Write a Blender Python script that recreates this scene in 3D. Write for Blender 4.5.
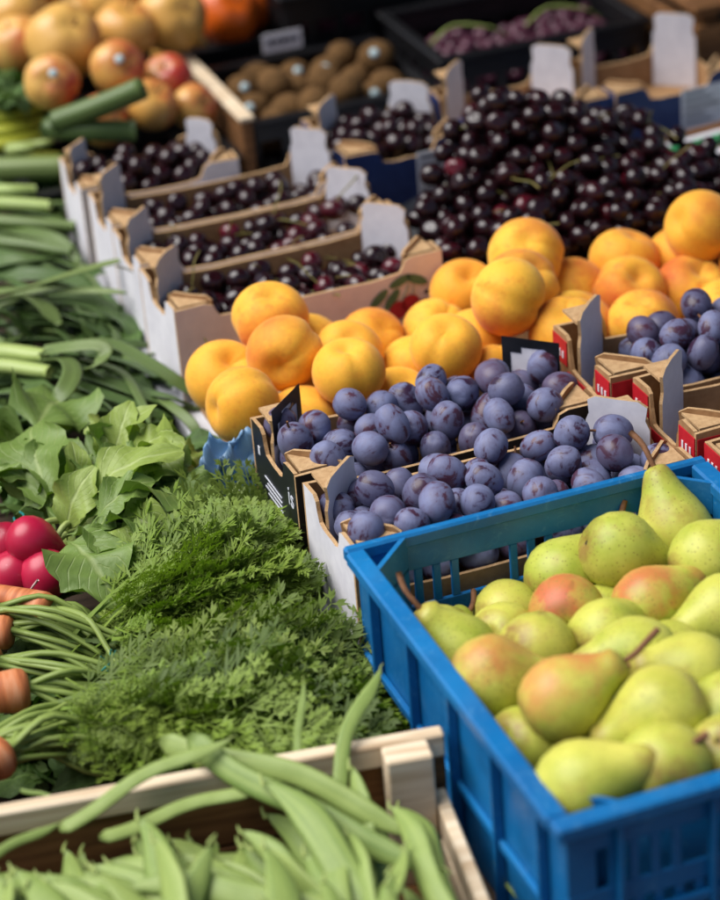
import bpy, math, random
import numpy as np
from mathutils import Vector, Matrix

# ------------------------------------------------------------------ camera, world, sun, exposure
scene = bpy.context.scene
for o in list(bpy.data.objects): bpy.data.objects.remove(o)
COL = scene.collection
CAM = np.array([-0.52956, -1.23348, 1.17512])
TH, PS, RO, FPX = 0.496031, 0.319652, -0.083210, 2500.0
_f = np.array([math.sin(PS)*math.cos(TH), math.cos(PS)*math.cos(TH), -math.sin(TH)])
_r = np.array([math.cos(PS), -math.sin(PS), 0.0]); _u = np.cross(_r, _f)
RT = math.cos(RO)*_r + math.sin(RO)*_u
UP = -math.sin(RO)*_r + math.cos(RO)*_u
cd = bpy.data.cameras.new('camera'); cam = bpy.data.objects.new('camera', cd); COL.objects.link(cam)
cd.sensor_fit = 'VERTICAL'; cd.sensor_height = 36.0; cd.sensor_width = 36.0*0.8
cd.lens = 100.0; cd.clip_start = 0.05; cd.clip_end = 500
m = Matrix.Identity(4)
for i in range(3):
    m[i][0] = RT[i]; m[i][1] = UP[i]; m[i][2] = -_f[i]; m[i][3] = CAM[i]
cam.matrix_world = m
cd.dof.use_dof = True; cd.dof.focus_distance = 2.12; cd.dof.aperture_fstop = 3.9
scene.camera = cam

SUN_EL, SUN_AZ = 60.0, 290.0      # azimuth clockwise from +Y: light comes from the left
w = bpy.data.worlds.new('World'); scene.world = w; w.use_nodes = True
nt = w.node_tree
sky = nt.nodes.new('ShaderNodeTexSky'); sky.sky_type = 'NISHITA'; sky.sun_disc = False
sky.sun_elevation = math.radians(SUN_EL); sky.sun_rotation = math.radians(SUN_AZ)
sky.air_density = 1.0; sky.dust_density = 3.5; sky.ozone_density = 0.6
nt.links.new(sky.outputs[0], nt.nodes['Background'].inputs[0])
nt.nodes['Background'].inputs[1].default_value = 0.055
sd = bpy.data.lights.new('sun', 'SUN'); sun = bpy.data.objects.new('sun', sd); COL.objects.link(sun)
sd.energy = 3.0; sd.angle = math.radians(55); sd.color = (1.0, 0.985, 0.965)
_e, _a = math.radians(SUN_EL), math.radians(SUN_AZ)
_sdir = Vector((math.sin(_a)*math.cos(_e), math.cos(_a)*math.cos(_e), math.sin(_e)))
sun.rotation_euler = _sdir.to_track_quat('Z', 'Y').to_euler(); sun.location = (0, 0, 3)
vs = scene.view_settings
vs.view_transform = 'Standard'; vs.look = 'None'; vs.exposure = 0.68; vs.gamma = 1.0; vs.use_curve_mapping = False

# ------------------------------------------------------------------ helpers
rnd = random.Random(11)
def ray(u, v): return _f + RT*((u-360)/FPX) + UP*((450-v)/FPX)
def P(u, v, z):                       # pixel -> point at height z
    d = ray(u, v); return Vector(CAM + d*((z-CAM[2])/d[2]))
def PY(u, v, y):                      # pixel -> point at depth y
    d = ray(u, v); return Vector(CAM + d*((y-CAM[1])/d[1]))

def lin(c): return c/12.92 if c <= .04045 else ((c+.055)/1.055)**2.4
def C(r, g, b, k=1.0): return (lin(r/255)*k, lin(g/255)*k, lin(b/255)*k, 1)

def link(o, parent=None):
    COL.objects.link(o)
    if parent is not None: o.parent = parent
    return o
def mesh(verts, faces, smooth=False):
    me = bpy.data.meshes.new('m'); me.from_pydata([tuple(v) for v in verts], [], faces); me.update()
    if smooth: me.polygons.foreach_set('use_smooth', [True]*len(me.polygons))
    return me
def obj(name, me, mats=None, parent=None, loc=None, smooth=None):
    if mats is not None and not len(me.materials):
        for mm in (mats if isinstance(mats, (list, tuple)) else [mats]): me.materials.append(mm)
    o = bpy.data.objects.new(name, me); link(o, parent)
    if loc is not None: o.location = loc
    return o
def empty(name, loc, rz=0.0):
    o = bpy.data.objects.new(name, None); o.empty_display_size = .02; link(o); o.location = loc; o.rotation_euler = (0, 0, rz); return o
def tag(o, label, cat, group=None, kind=None):
    o['label'] = label; o['category'] = cat
    if group: o['group'] = group
    if kind: o['kind'] = kind
    return o

def boxm(x0, x1, y0, y1, z0, z1, bev=0.0):
    """box, optionally with chamfered edges"""
    if bev <= 0:
        v = [(x, y, z) for z in (z0, z1) for y in (y0, y1) for x in (x0, x1)]
        f = [(0,2,3,1),(4,5,7,6),(0,1,5,4),(2,6,7,3),(0,4,6,2),(1,3,7,5)]
        return v, f
    b = min(bev, (x1-x0)*.45, (y1-y0)*.45, (z1-z0)*.45)
    v = []; X = (x0, x1); Y = (y0, y1); Z = (z0, z1); idx = {}
    for i in (0, 1):
        for j in (0, 1):
            for k in (0, 1):
                sx, sy, sz = (1-2*i), (1-2*j), (1-2*k)
                for a in range(3):
                    p = [X[i]+sx*b, Y[j]+sy*b, Z[k]+sz*b]; p[a] = (X[i], Y[j], Z[k])[a]
                    idx[(i,j,k,a)] = len(v); v.append(tuple(p))
    g = idx.__getitem__
    f = []
    for i in (0,1): f.append(tuple(g((i,j,k,0)) for j,k in ((0,0),(1,0),(1,1),(0,1))))
    for j in (0,1): f.append(tuple(g((i,j,k,1)) for i,k in ((0,0),(1,0),(1,1),(0,1))))
    for k in (0,1): f.append(tuple(g((i,j,k,2)) for i,j in ((0,0),(1,0),(1,1),(0,1))))
    for i in (0,1):
        for j in (0,1): f.append((g((i,j,0,0)),g((i,j,1,0)),g((i,j,1,1)),g((i,j,0,1))))
    for i in (0,1):
        for k in (0,1): f.append((g((i,0,k,0)),g((i,1,k,0)),g((i,1,k,2)),g((i,0,k,2))))
    for j in (0,1):
        for k in (0,1): f.append((g((0,j,k,1)),g((1,j,k,1)),g((1,j,k,2)),g((0,j,k,2))))
    for i in (0,1):
        for j in (0,1):
            for k in (0,1): f.append((g((i,j,k,0)),g((i,j,k,1)),g((i,j,k,2))))
    return v, f
import bmesh
def fixn(me):
    bm = bmesh.new(); bm.from_mesh(me); bmesh.ops.recalc_face_normals(bm, faces=bm.faces[:]); bm.to_mesh(me); bm.free(); return me
def boxes(bl, bev=0.0015):
    V, F = [], []
    for b in bl:
        v, f = boxm(*b, bev); n = len(V); V += v; F += [tuple(n+i for i in q) for q in f]
    return fixn(mesh(V, F))

def lathe(prof, n=24, mod=None):
    """prof: list of (r, z) from bottom pole to top pole; mod(r,z,phi)->(r,z)"""
    V = [(0, 0, prof[0][1])]; F = []
    for (r, z) in prof[1:-1]:
        for k in range(n):
            a = 2*math.pi*k/n; rr, zz = (r, z) if mod is None else mod(r, z, a)
            V.append((rr*math.cos(a), rr*math.sin(a), zz))
    V.append((0, 0, prof[-1][1])); m_ = len(prof)-2
    for k in range(n): F.append((0, 1+(k+1) % n, 1+k))
    for j in range(m_-1):
        for k in range(n):
            a, b = 1+j*n+k, 1+j*n+(k+1) % n; F.append((a, b, b+n, a+n))
    L = len(V)-1; o = 1+(m_-1)*n
    for k in range(n): F.append((o+k, o+(k+1) % n, L))
    return mesh(V, F, True)

def spline(pts, n):
    """Catmull-Rom through pts, n samples"""
    p = [Vector(q) for q in pts]
    if len(p) == 2: return [p[0].lerp(p[1], i/(n-1)) for i in range(n)]
    p = [p[0]*2-p[1]] + p + [p[-1]*2-p[-2]]
    out = []; segs = len(p)-3
    for i in range(n):
        t = i/(n-1)*segs; s = min(int(t), segs-1); t -= s
        a, b, c, d = p[s:s+4]
        out.append(.5*((2*b)+(c-a)*t+(2*a-5*b+4*c-d)*t*t+(3*b-a-3*c+d)*t**3))
    return out
def sweep(pts, wid, thk, n=8, ref=Vector((0, 0, 1)), fold=0.0, twist=None):
    """sweep an ellipse (half width wid[i], half thickness thk[i]) along pts; fold lifts the edges (V channel)"""
    V, F = [], []; N = len(pts)
    for i, p in enumerate(pts):
        t = (pts[min(i+1, N-1)]-pts[max(i-1, 0)]).normalized()
        s = t.cross(ref)
        if s.length < 1e-4: s = t.cross(Vector((0, 1, 0)))
        s.normalize(); q = s.cross(t).normalized()
        if twist:
            M = Matrix.Rotation(twist[i], 3, t); s = M @ s; q = M @ q
        for k in range(n):
            a = 2*math.pi*k/n; c_ = math.cos(a); s_ = math.sin(a)
            V.append(p + s*(wid[i]*c_) + q*(thk[i]*s_ + fold*wid[i]*abs(c_)))
    for i in range(N-1):
        for k in range(n):
            a, b = i*n+k, i*n+(k+1) % n; F.append((a, b, b+n, a+n))
    F.append(tuple(range(n))); F.append(tuple(range((N-1)*n, N*n))[::-1])
    return V, F
def tube(pts, r0, r1, n=6, samples=10):
    q = spline(pts, samples); w_ = [r0+(r1-r0)*i/(samples-1) for i in range(samples)]
    V, F = sweep(q, w_, w_, n); return mesh(V, F, True)

# ------------------------------------------------------------------ materials
class NB:
    def __init__(s, name):
        s.m = bpy.data.materials.new(name); s.m.use_nodes = True; s.t = s.m.node_tree; s.b = s.t.nodes['Principled BSDF']
        s.tc = s.t.nodes.new('ShaderNodeTexCoord')
    def n(s, t, **k):
        x = s.t.nodes.new(t)
        for a, v in k.items(): setattr(x, a, v)
        return x
    def l(s, a, b): s.t.links.new(a, b)
    def noise(s, scale, detail=4, rough=.55, co='Object', dist=0.0, off=None):
        x = s.n('ShaderNodeTexNoise'); x.inputs['Scale'].default_value = scale; x.inputs['Detail'].default_value = detail
        x.inputs['Roughness'].default_value = rough; x.inputs['Distortion'].default_value = dist
        src = s.tc.outputs[co]
        if off is not None:
            ad = s.n('ShaderNodeVectorMath', operation='ADD'); s.l(src, ad.inputs[0]); s.l(off, ad.inputs[1]); src = ad.outputs[0]
        s.l(src, x.inputs['Vector']); return x.outputs['Fac']
    def ramp(s, fac, stops):
        x = s.n('ShaderNodeValToRGB'); e = x.color_ramp.elements
        e[0].position, e[0].color = stops[0]; e[1].position, e[1].color = stops[-1]
        for p, c in stops[1:-1]:
            q = e.new(p); q.color = c
        s.l(fac, x.inputs[0]); return x.outputs[0]
    def mix(s, fac, a, b, mode='MIX'):
        x = s.n('ShaderNodeMix', data_type='RGBA', blend_type=mode)
        for k, v in ((0, fac), (6, a), (7, b)):
            if isinstance(v, (int, float, tuple)): x.inputs[k].default_value = v
            else: s.l(v, x.inputs[k])
        return x.outputs[2]
    def math(s, op, a, b=None, clamp=False):
        x = s.n('ShaderNodeMath', operation=op, use_clamp=clamp)
        for k, v in ((0, a), (1, b)):
            if v is None: continue
            if isinstance(v, (int, float)): x.inputs[k].default_value = v
            else: s.l(v, x.inputs[k])
        return x.outputs[0]
    def info(s):
        x = s.n('ShaderNodeObjectInfo'); sp = s.n('ShaderNodeSeparateColor'); s.l(x.outputs['Color'], sp.inputs[0])
        return x.outputs['Random'], sp.outputs[0], sp.outputs[1]
    def rvec(s, r, k=37.0):
        c = s.n('ShaderNodeCombineXYZ'); a = s.math('MULTIPLY', r, k)
        for i in range(3): s.l(a, c.inputs[i])
        return c.outputs[0]
    def sep(s, co='Object'):
        x = s.n('ShaderNodeSeparateXYZ'); s.l(s.tc.outputs[co], x.inputs[0]); return x.outputs
    def bump(s, h, st=.2, d=.001):
        x = s.n('ShaderNodeBump'); x.inputs['Strength'].default_value = st; x.inputs['Distance'].default_value = d
        s.l(h, x.inputs['Height']); s.l(x.outputs[0], s.b.inputs['Normal'])
    def set(s, col=None, rough=None, spec=None, sss=None, rad=None, coat=None, sheen=None, trans=None):
        B = s.b.inputs
        if col is not None:
            if isinstance(col, tuple): B['Base Color'].default_value = col
            else: s.l(col, B['Base Color'])
        if rough is not None:
            if isinstance(rough, (int, float)): B['Roughness'].default_value = rough
            else: s.l(rough, B['Roughness'])
        if spec is not None: B['Specular IOR Level'].default_value = spec
        if sss: B['Subsurface Weight'].default_value = sss; B['Subsurface Radius'].default_value = rad or (1, .5, .2); B['Subsurface Scale'].default_value = .006
        if coat: B['Coat Weight'].default_value = coat; B['Coat Roughness'].default_value = .12
        if sheen: B['Sheen Weight'].default_value = sheen; B['Sheen Roughness'].default_value = .5
        return s.m
M = {}
def simple(key, c0, c1, scale=30, rough=.6, bump=.15, bd=.0006, spec=.4, detail=5, sss=None, stretch=None):
    b = NB(key); r, _, _ = b.info()
    f = b.noise(scale, detail, off=b.rvec(r))
    col = b.ramp(f, [(.3, c0), (.7, c1)])
    col = b.mix(.35, col, b.ramp(b.noise(scale*6, 3), [(.35, c0), (.65, c1)]))
    b.set(col, rough, spec, sss)
    if bump: b.bump(b.noise(scale*8, 4), bump, bd)
    M[key] = b.m; return b.m
simple('kraft', C(140, 104, 70), C(178, 140, 100), 25, .85, .25, .0008, .15)
simple('kraft_edge', C(165, 130, 92), C(205, 172, 130), 160, .9, .6, .002, .1)
simple('white_print', C(205, 203, 212), C(232, 230, 236), 14, .6, .1, .0005, .3)
simple('pink_white_print', C(205, 190, 196), C(226, 212, 215), 12, .6, .1, .0005, .3)
simple('grey_print', C(206, 206, 214), C(228, 227, 234), 14, .6, .1, .0005, .3)
simple('black_print', C(14, 16, 22), C(30, 33, 40), 20, .45, .1, .0005, .4)
simple('blue_print', C(22, 42, 92), C(44, 66, 122), 18, .5, .1, .0005, .4)
simple('red_print', C(165, 18, 32), C(196, 34, 46), 20, .5, .1, .0005, .4)
simple('label_paper', C(196, 200, 214), C(226, 228, 236), 10, .6, .05, .0004, .3)
simple('ink', C(60, 62, 74), C(90, 92, 104), 30, .6, 0)
simple('black_plastic', C(12, 12, 14), C(24, 24, 27), 20, .4, .1, .0006, .4)
simple('silver_board', C(170, 172, 178), C(198, 200, 206), 8, .5, .1, .0005, .4)
simple('green_print', C(20, 120, 66), C(34, 140, 80), 20, .5, .05)
simple('red_ink', C(140, 24, 40), C(176, 40, 52), 40, .5, 0)
simple('leaf_ink', C(62, 92, 66), C(84, 112, 84), 40, .6, 0)
simple('teal_tie', C(20, 120, 120), C(40, 150, 146), 40, .4, 0)
simple('sticker', C(150, 176, 182), C(190, 206, 208), 60, .4, 0)
simple('stem_brown', C(96, 62, 40), C(136, 94, 62), 200, .75, .4, .001)
simple('cherry_stem', C(96, 98, 42), C(136, 122, 66), 120, .7, .2)
simple('calyx', C(34, 24, 16), C(74, 54, 34), 300, .9, .6, .002)
simple('soil', C(44, 36, 32), C(62, 50, 44), 10, .9, .3, .002)
# wood: long grain along X
def wood(key, c0, c1, c2, axis=(1, 14, 14), rough=.75):
    b = NB(key); mp = b.n('ShaderNodeMapping'); mp.inputs['Scale'].default_value = axis
    r, _, _ = b.info()
    ad = b.n('ShaderNodeVectorMath', operation='ADD'); b.l(b.tc.outputs['Object'], ad.inputs[0]); b.l(b.rvec(r, 9), ad.inputs[1]); b.l(ad.outputs[0], mp.inputs[0])
    n1 = b.n('ShaderNodeTexNoise'); n1.inputs['Scale'].default_value = 9; n1.inputs['Detail'].default_value = 7; n1.inputs['Distortion'].default_value = .6
    b.l(mp.outputs[0], n1.inputs['Vector'])
    col = b.ramp(n1.outputs['Fac'], [(.3, c0), (.5, c1), (.72, c2)])
    b.set(col, rough, .3); b.bump(n1.outputs['Fac'], .3, .0012); M[key] = b.m
wood('pale_wood', C(186, 160, 128), C(214, 194, 164), C(226, 210, 184))
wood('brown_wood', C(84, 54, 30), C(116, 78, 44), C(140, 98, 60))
wood('table_wood', C(58, 46, 38), C(76, 62, 50), C(92, 76, 62))
# blue crate plastic
b = NB('blue_plastic'); f = b.noise(9, 5); c = b.ramp(f, [(.3, C(10, 88, 146)), (.7, C(22, 114, 174))])
sc = b.noise(70, 6, .7, dist=1.5); c = b.mix(b.ramp(sc, [(.56, (0,0,0,1)), (.72, (.45,.45,.45,1))]), c, C(90, 150, 190))
c = b.mix(b.ramp(b.noise(16, 7, .75, dist=.8), [(.5, (0,0,0,1)), (.78, (.35,.35,.35,1))]), c, C(30, 62, 84)); b.set(c, b.ramp(b.noise(30, 4), [(.3, (.28,)*3+(1,)), (.7, (.5,)*3+(1,))]), .45); b.bump(b.noise(220, 3), .08, .0006); M['blue_plastic'] = b.m
# plum: dark skin under a dusty bloom that is rubbed off in patches
b = NB('plum_skin'); r, _, _ = b.info(); off = b.rvec(r)
skin = b.mix(r, C(46, 28, 52), C(78, 44, 58))
bloom = b.mix(b.noise(24, 4, off=off), C(84, 92, 128), C(130, 134, 166))
n1 = b.noise(48, 5, .62, off=off, dist=1.0); n2 = b.noise(150, 4, .6, off=off)
k = b.math('ADD', b.math('MULTIPLY', n1, .8), b.math('MULTIPLY', n2, .2))
mask = b.ramp(k, [(.42, (0.02,)*3+(1,)), (.47, (.68,)*3+(1,)), (.60, (1,)*3+(1,))])
mask = b.math('MULTIPLY', mask, b.ramp(b.math('FRACT', b.math('MULTIPLY', r, 7.31)), [(0, (.45,)*3+(1,)), (.3, (1,)*3+(1,))]))
b.set(b.mix(mask, skin, bloom), b.ramp(mask, [(0, (.32,)*3+(1,)), (1, (.62,)*3+(1,))]), .35); b.bump(n2, .12, .0006); M['plum_skin'] = b.m
# peach
b = NB('peach_skin'); r, bl, _ = b.info(); off = b.rvec(r); x = b.sep()
base = b.mix(b.noise(18, 4, off=off), C(240, 174, 38), C(248, 198, 76))
g = b.math('ADD', b.math('MULTIPLY', x[1], 18.0), b.math('MULTIPLY', b.math('SUBTRACT', b.noise(30, 5, .6, off=off), .5), 1.5))
g = b.math('ADD', g, b.math('SUBTRACT', bl, .5))
bm_ = b.ramp(g, [(0.0, (0,)*3+(1,)), (.85, (.85,)*3+(1,))])
col = b.mix(bm_, b.mix(b.math('MULTIPLY', r, .5), base, C(226, 138, 34)), C(196, 80, 36)); col = b.mix(b.math('MULTIPLY', b.ramp(b.noise(90, 5, .7, off=off), [(.52, (0,)*3+(1,)), (.7, (.6,)*3+(1,))]), b.math('ADD', bl, .25)), col, C(206, 96, 36))
fine = b.ramp(b.noise(260, 3, .6, off=off), [(.3, (.9,)*3+(1,)), (.7, (1,)*3+(1,))]); col = b.mix(1.0, col, fine, 'MULTIPLY')
b.set(col, .62, .25, .25, (1, .45, .12), sheen=.12); b.bump(b.noise(500, 2), .12, .0005); M['peach_skin'] = b.m
# pear
b = NB('pear_skin'); r, bl, gr = b.info(); off = b.rvec(r); x = b.sep()
base = b.mix(b.ramp(b.noise(28, 5, .6, off=off), [(.3, (0,)*3+(1,)), (.7, (1,)*3+(1,))]), C(146, 160, 48), C(204, 202, 96))
base = b.mix(b.math('MULTIPLY', gr, .6), base, C(138, 160, 52))
g = b.math('ADD', b.math('MULTIPLY', x[1], 24.0), b.math('MULTIPLY', b.math('SUBTRACT', b.noise(34, 6, .65, off=off), .5), 2.6))
g = b.math('MULTIPLY', b.ramp(b.math('ADD', g, .1), [(.0, (0,)*3+(1,)), (.75, (1,)*3+(1,))]), bl)
col = b.mix(g, base, C(186, 92, 60))
vo = b.n('ShaderNodeTexVoronoi'); vo.inputs['Scale'].default_value = 300; b.l(b.tc.outputs['Object'], vo.inputs['Vector'])
sp = b.ramp(vo.outputs['Distance'], [(.12, (.8,)*3+(1,)), (.27, (0,)*3+(1,))]); col = b.mix(sp, col, C(112, 104, 42))
rus = b.ramp(b.noise(40, 6, .65, off=off), [(.56, (0,)*3+(1,)), (.72, (.6,)*3+(1,))]); col = b.mix(rus, col, C(150, 120, 60)); col = b.mix(b.ramp(b.noise(11, 3, .5, off=off), [(.4, (0,)*3+(1,)), (.7, (.5,)*3+(1,))]), col, C(214, 204, 96))
en = b.math('MAXIMUM', b.math('MULTIPLY', b.math('SUBTRACT', -.0215, x[2]), 160.0, True), b.math('MULTIPLY', b.math('SUBTRACT', x[2], .036), 70.0, True))
en2 = b.math('MULTIPLY', en, b.ramp(b.noise(55, 6, .7, off=off), [(.35, (0,)*3+(1,)), (.6, (.9,)*3+(1,))])); col = b.mix(en2, col, C(138, 106, 56))
bru = b.ramp(b.noise(19, 2, .4, off=off, dist=2.0), [(.74, (0,)*3+(1,)), (.78, (.45,)*3+(1,))]); col = b.mix(bru, col, C(128, 100, 52))
b.set(col, .42, .35, .15, (1, .8, .25)); b.bump(b.noise(180, 3), .12, .0006); M['pear_skin'] = b.m
# cherry
b = NB('cherry_skin'); r, bl, dk = b.info()
col = b.mix(b.ramp(r, [(.0, (0,)*3+(1,)), (.75, (.15,)*3+(1,)), (1, (1,)*3+(1,))]), C(36, 11, 17), C(74, 15, 26))
col = b.mix(bl, col, C(120, 20, 40)); col = b.mix(b.noise(120, 4), col, C(20, 8, 14))
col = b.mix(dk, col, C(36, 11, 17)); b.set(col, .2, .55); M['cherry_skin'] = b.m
# apples / persimmon / kiwi / grape
b = NB('apple_skin'); r, bl, gr = b.info(); off = b.rvec(r); x = b.sep()
base = b.mix(b.noise(14, 4, off=off), C(206, 150, 66), C(216, 176, 100))
st = b.n('ShaderNodeTexNoise'); st.inputs['Scale'].default_value = 16; st.inputs['Detail'].default_value = 6
mp = b.n('ShaderNodeMapping'); mp.inputs['Scale'].default_value = (3, 3, .35); b.l(b.tc.outputs['Object'], mp.inputs[0]); b.l(mp.outputs[0], st.inputs['Vector'])
g = b.math('ADD', b.math('MULTIPLY', x[0], 9.0), b.math('MULTIPLY', b.math('SUBTRACT', st.outputs['Fac'], .5), 1.6)); g = b.math('ADD', g, b.math('SUBTRACT', bl, .3))
col = b.mix(b.ramp(g, [(0, (0,)*3+(1,)), (.9, (.95,)*3+(1,))]), base, C(176, 44, 44)); col = b.mix(gr, col, C(206, 92, 20))
b.set(col, .35, .4, coat=.1); M['apple_skin'] = b.m
simple('kiwi_skin', C(74, 54, 32), C(116, 86, 52), 90, .9, .5, .001, .15)
simple('grape_skin', C(58, 24, 40), C(98, 54, 72), 60, .35, .05)
# green leaves with translucency
def leafmat(key, dark, light, vein, rough=.45, scale=30, tr=.25, uvv=True):
    b = NB(key); r, bl, gr = b.info(); off = b.rvec(r)
    col = b.mix(b.noise(scale, 5, .6, off=off), dark, light); col = b.mix(bl, col, tuple(c_*.45 for c_ in dark[:3])+(1,))
    col = b.mix(b.math('MULTIPLY', gr, .7), col, C(150, 168, 74))
    if uvv:
        x = b.n('ShaderNodeSeparateXYZ'); b.l(b.tc.outputs['UV'], x.inputs[0])
        du = b.math('ABSOLUTE', b.math('SUBTRACT', x.outputs[0], .5))
        mid = b.ramp(du, [(.012, (1,)*3+(1,)), (.05, (0,)*3+(1,))])
        sv = b.math('FRACT', b.math('SUBTRACT', b.math('MULTIPLY', x.outputs[1], 9.0), b.math('MULTIPLY', du, 7.0)))
        sv = b.ramp(b.math('ABSOLUTE', b.math('SUBTRACT', sv, .5)), [(.0, (.7,)*3+(1,)), (.09, (0,)*3+(1,))])
        vv = b.math('MAXIMUM', mid, sv); col = b.mix(b.math('MULTIPLY', vv, .6), col, vein)
        b.bump(b.math('SUBTRACT', b.noise(90, 4), b.math('MULTIPLY', vv, .6)), .5, .0014)
    else:
        b.bump(b.noise(120, 3), .3, .0008)
    b.set(col, rough, .4)
    tn = b.n('ShaderNodeBsdfTranslucent'); b.l(b.mix(1.0, col, C(210, 235, 120), 'MULTIPLY'), tn.inputs[0])
    mx = b.n('ShaderNodeMixShader'); mx.inputs[0].default_value = tr
    b.l(b.b.outputs[0], mx.inputs[1]); b.l(tn.outputs[0], mx.inputs[2]); b.l(mx.outputs[0], b.t.nodes['Material Output'].inputs[0])
    M[key] = b.m
leafmat('radish_leaf', C(84, 114, 50), C(128, 154, 80), C(160, 176, 112))
leafmat('young_leaf', C(122, 146, 62), C(164, 184, 100), C(186, 200, 134))
leafmat('frond', C(76, 108, 26), C(146, 174, 62), C(120, 150, 80), .55, 20, .32, False)
leafmat('herb_leaf', C(44, 74, 30), C(84, 116, 50), C(120, 150, 80), .5, 30, .2, True)
# ribbed straps / stalks (along-length streaks from UV)
def strapmat(key, dark, light, rough=.4, tr=.12, streak=26):
    b = NB(key); r, bl, gr = b.info(); off = b.rvec(r)
    x = b.n('ShaderNodeSeparateXYZ'); b.l(b.tc.outputs['UV'], x.inputs[0])
    cv = b.n('ShaderNodeCombineXYZ'); b.l(b.math('MULTIPLY', x.outputs[0], streak), cv.inputs[0]); b.l(b.math('ADD', b.math('MULTIPLY', x.outputs[1], 2.0), b.math('MULTIPLY', r, 9)), cv.inputs[1])
    ns = b.n('ShaderNodeTexNoise'); ns.inputs['Scale'].default_value = 1.0; ns.inputs['Detail'].default_value = 4; b.l(cv.outputs[0], ns.inputs['Vector'])
    col = b.mix(b.ramp(ns.outputs['Fac'], [(.3, (0,)*3+(1,)), (.7, (1,)*3+(1,))]), dark, light)
    col = b.mix(b.math('MULTIPLY', gr, .8), col, C(176, 190, 110))
    col = b.mix(.3, col, b.mix(b.noise(40, 5, off=off), dark, light))
    b.set(col, rough, .4); b.bump(ns.outputs['Fac'], .35, .001)
    if tr:
        tn = b.n('ShaderNodeBsdfTranslucent'); b.l(col, tn.inputs[0]); mx = b.n('ShaderNodeMixShader'); mx.inputs[0].default_value = tr
        b.l(b.b.outputs[0], mx.inputs[1]); b.l(tn.outputs[0], mx.inputs[2]); b.l(mx.outputs[0], b.t.nodes['Material Output'].inputs[0])
    M[key] = b.m
strapmat('leek_leaf', C(44, 70, 34), C(98, 124, 68))
strapmat('onion_stalk', C(130, 158, 70), C(182, 198, 128))
strapmat('bean_skin', C(90, 120, 50), C(146, 166, 88), .5, .08, 8)
strapmat('chard_stalk', C(150, 160, 40), C(184, 186, 70), .4, .1)
strapmat('carrot_stem', C(96, 122, 48), C(150, 168, 88), .45, .1, 10)
strapmat('radish_stem', C(120, 140, 70), C(168, 180, 110), .45, .1, 10)
# radish & carrot roots
b = NB('radish_skin'); r, _, _ = b.info(); col = b.mix(b.noise(26, 5, off=b.rvec(r)), C(150, 14, 46), C(196, 36, 74))
col = b.mix(b.ramp(b.noise(150, 4), [(.66, (0,)*3+(1,)), (.8, (.4,)*3+(1,))]), col, C(220, 130, 150)); b.set(col, .32, .45, .1, (1, .3, .4)); b.bump(b.noise(60, 3), .1, .001); M['radish_skin'] = b.m
simple('root_hair', C(200, 170, 170), C(228, 200, 196), 60, .6, 0)
b = NB('carrot_skin'); r, _, _ = b.info(); mp = b.n('ShaderNodeMapping'); mp.inputs['Scale'].default_value = (1, 1, 6); b.l(b.tc.outputs['Object'], mp.inputs[0])
ns = b.n('ShaderNodeTexNoise'); ns.inputs['Scale'].default_value = 30; ns.inputs['Detail'].default_value = 6; b.l(mp.outputs[0], ns.inputs['Vector'])
b.set(b.ramp(ns.outputs['Fac'], [(.3, C(150, 82, 48)), (.55, C(196, 118, 72)), (.75, C(212, 148, 108))]), .55, .3); b.bump(ns.outputs['Fac'], .4, .001); M['carrot_skin'] = b.m
# thin blue bag
b = NB('blue_bag'); b.set(b.mix(b.noise(30, 4), C(120, 178, 224), C(186, 216, 238)), .28, .5)
tn = b.n('ShaderNodeBsdfTranslucent'); tn.inputs[0].default_value = C(110, 176, 228); mx = b.n('ShaderNodeMixShader'); mx.inputs[0].default_value = .4
b.l(b.b.outputs[0], mx.inputs[1]); b.l(tn.outputs[0], mx.inputs[2]); b.l(mx.outputs[0], b.t.nodes['Material Output'].inputs[0]); M['blue_bag'] = b.m

# ------------------------------------------------------------------ setting
def struct(name, me, mat_):
    o = obj(name, me, mat_); o['kind'] = 'structure'; return o
v, f = [(-80, -80, -.82), (80, -80, -.82), (80, 80, -.82), (-80, 80, -.82)], [(0, 1, 2, 3)]
simple('asphalt', C(52, 52, 54), C(72, 72, 74), 6, .9, .3, .003); struct('ground', mesh(v, f), M['asphalt'])
# stall table of planks on trestle legs
tb = empty('stall_table', (0, 0, 0)); tag(tb, 'dark plank market stall table under all the produce', 'table')
for i in range(13):
    y0 = -.45 + i*.22
    obj('plank', boxes([(-.9, 1.5, y0+.002, y0+.218, -.03, 0)], .002), M['table_wood'], tb)
for lx in (-.85, 1.45):
    for ly in (-.4, 2.35): obj('leg', boxes([(lx-.03, lx+.03, ly-.03, ly+.03, -.82, -.032)], .003), M['table_wood'], tb)
aw = empty('added_awning', (0, 0, -.82)); tag(aw, 'added unseen dark awning on poles, shading the far half of the stall', 'awning')  # awning out of view, added to cut sky light and deepen the shade
simple('canvas', C(58, 62, 60), C(74, 78, 76), 6, .9, .2, .002)
V = []; F = []
for j in range(9):
    for i in range(13):
        V.append((.05+2.6*i/12, .35+3.0*j/8, 2.0+.82+.22*j/8+.02*math.sin(i*1.9)*math.sin(j*.8)))
for j in range(8):
    for i in range(12): a = j*13+i; F.append((a, a+1, a+14, a+13))
co_ = obj('canvas', mesh(V, F, True), M['canvas'], aw); md_ = co_.modifiers.new('t', 'SOLIDIFY'); md_.thickness = .003
for (x_, y_, h_) in ((1.9, .4, 2.78), (1.9, 3.2, 2.98), (.1, 3.2, 2.98)): obj('pole', tube([(x_, y_, 0), (x_, y_, h_)], .018, .018, 10, 2), M['silver_board'], aw)
obj('added_curtain', boxes([(.0, 2.2, 3.15, 3.155, .3, 2.95)], 0), M['canvas'], aw)  # unseen curtain, part of the added awning, blocks light from behind
SH = .05
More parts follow.
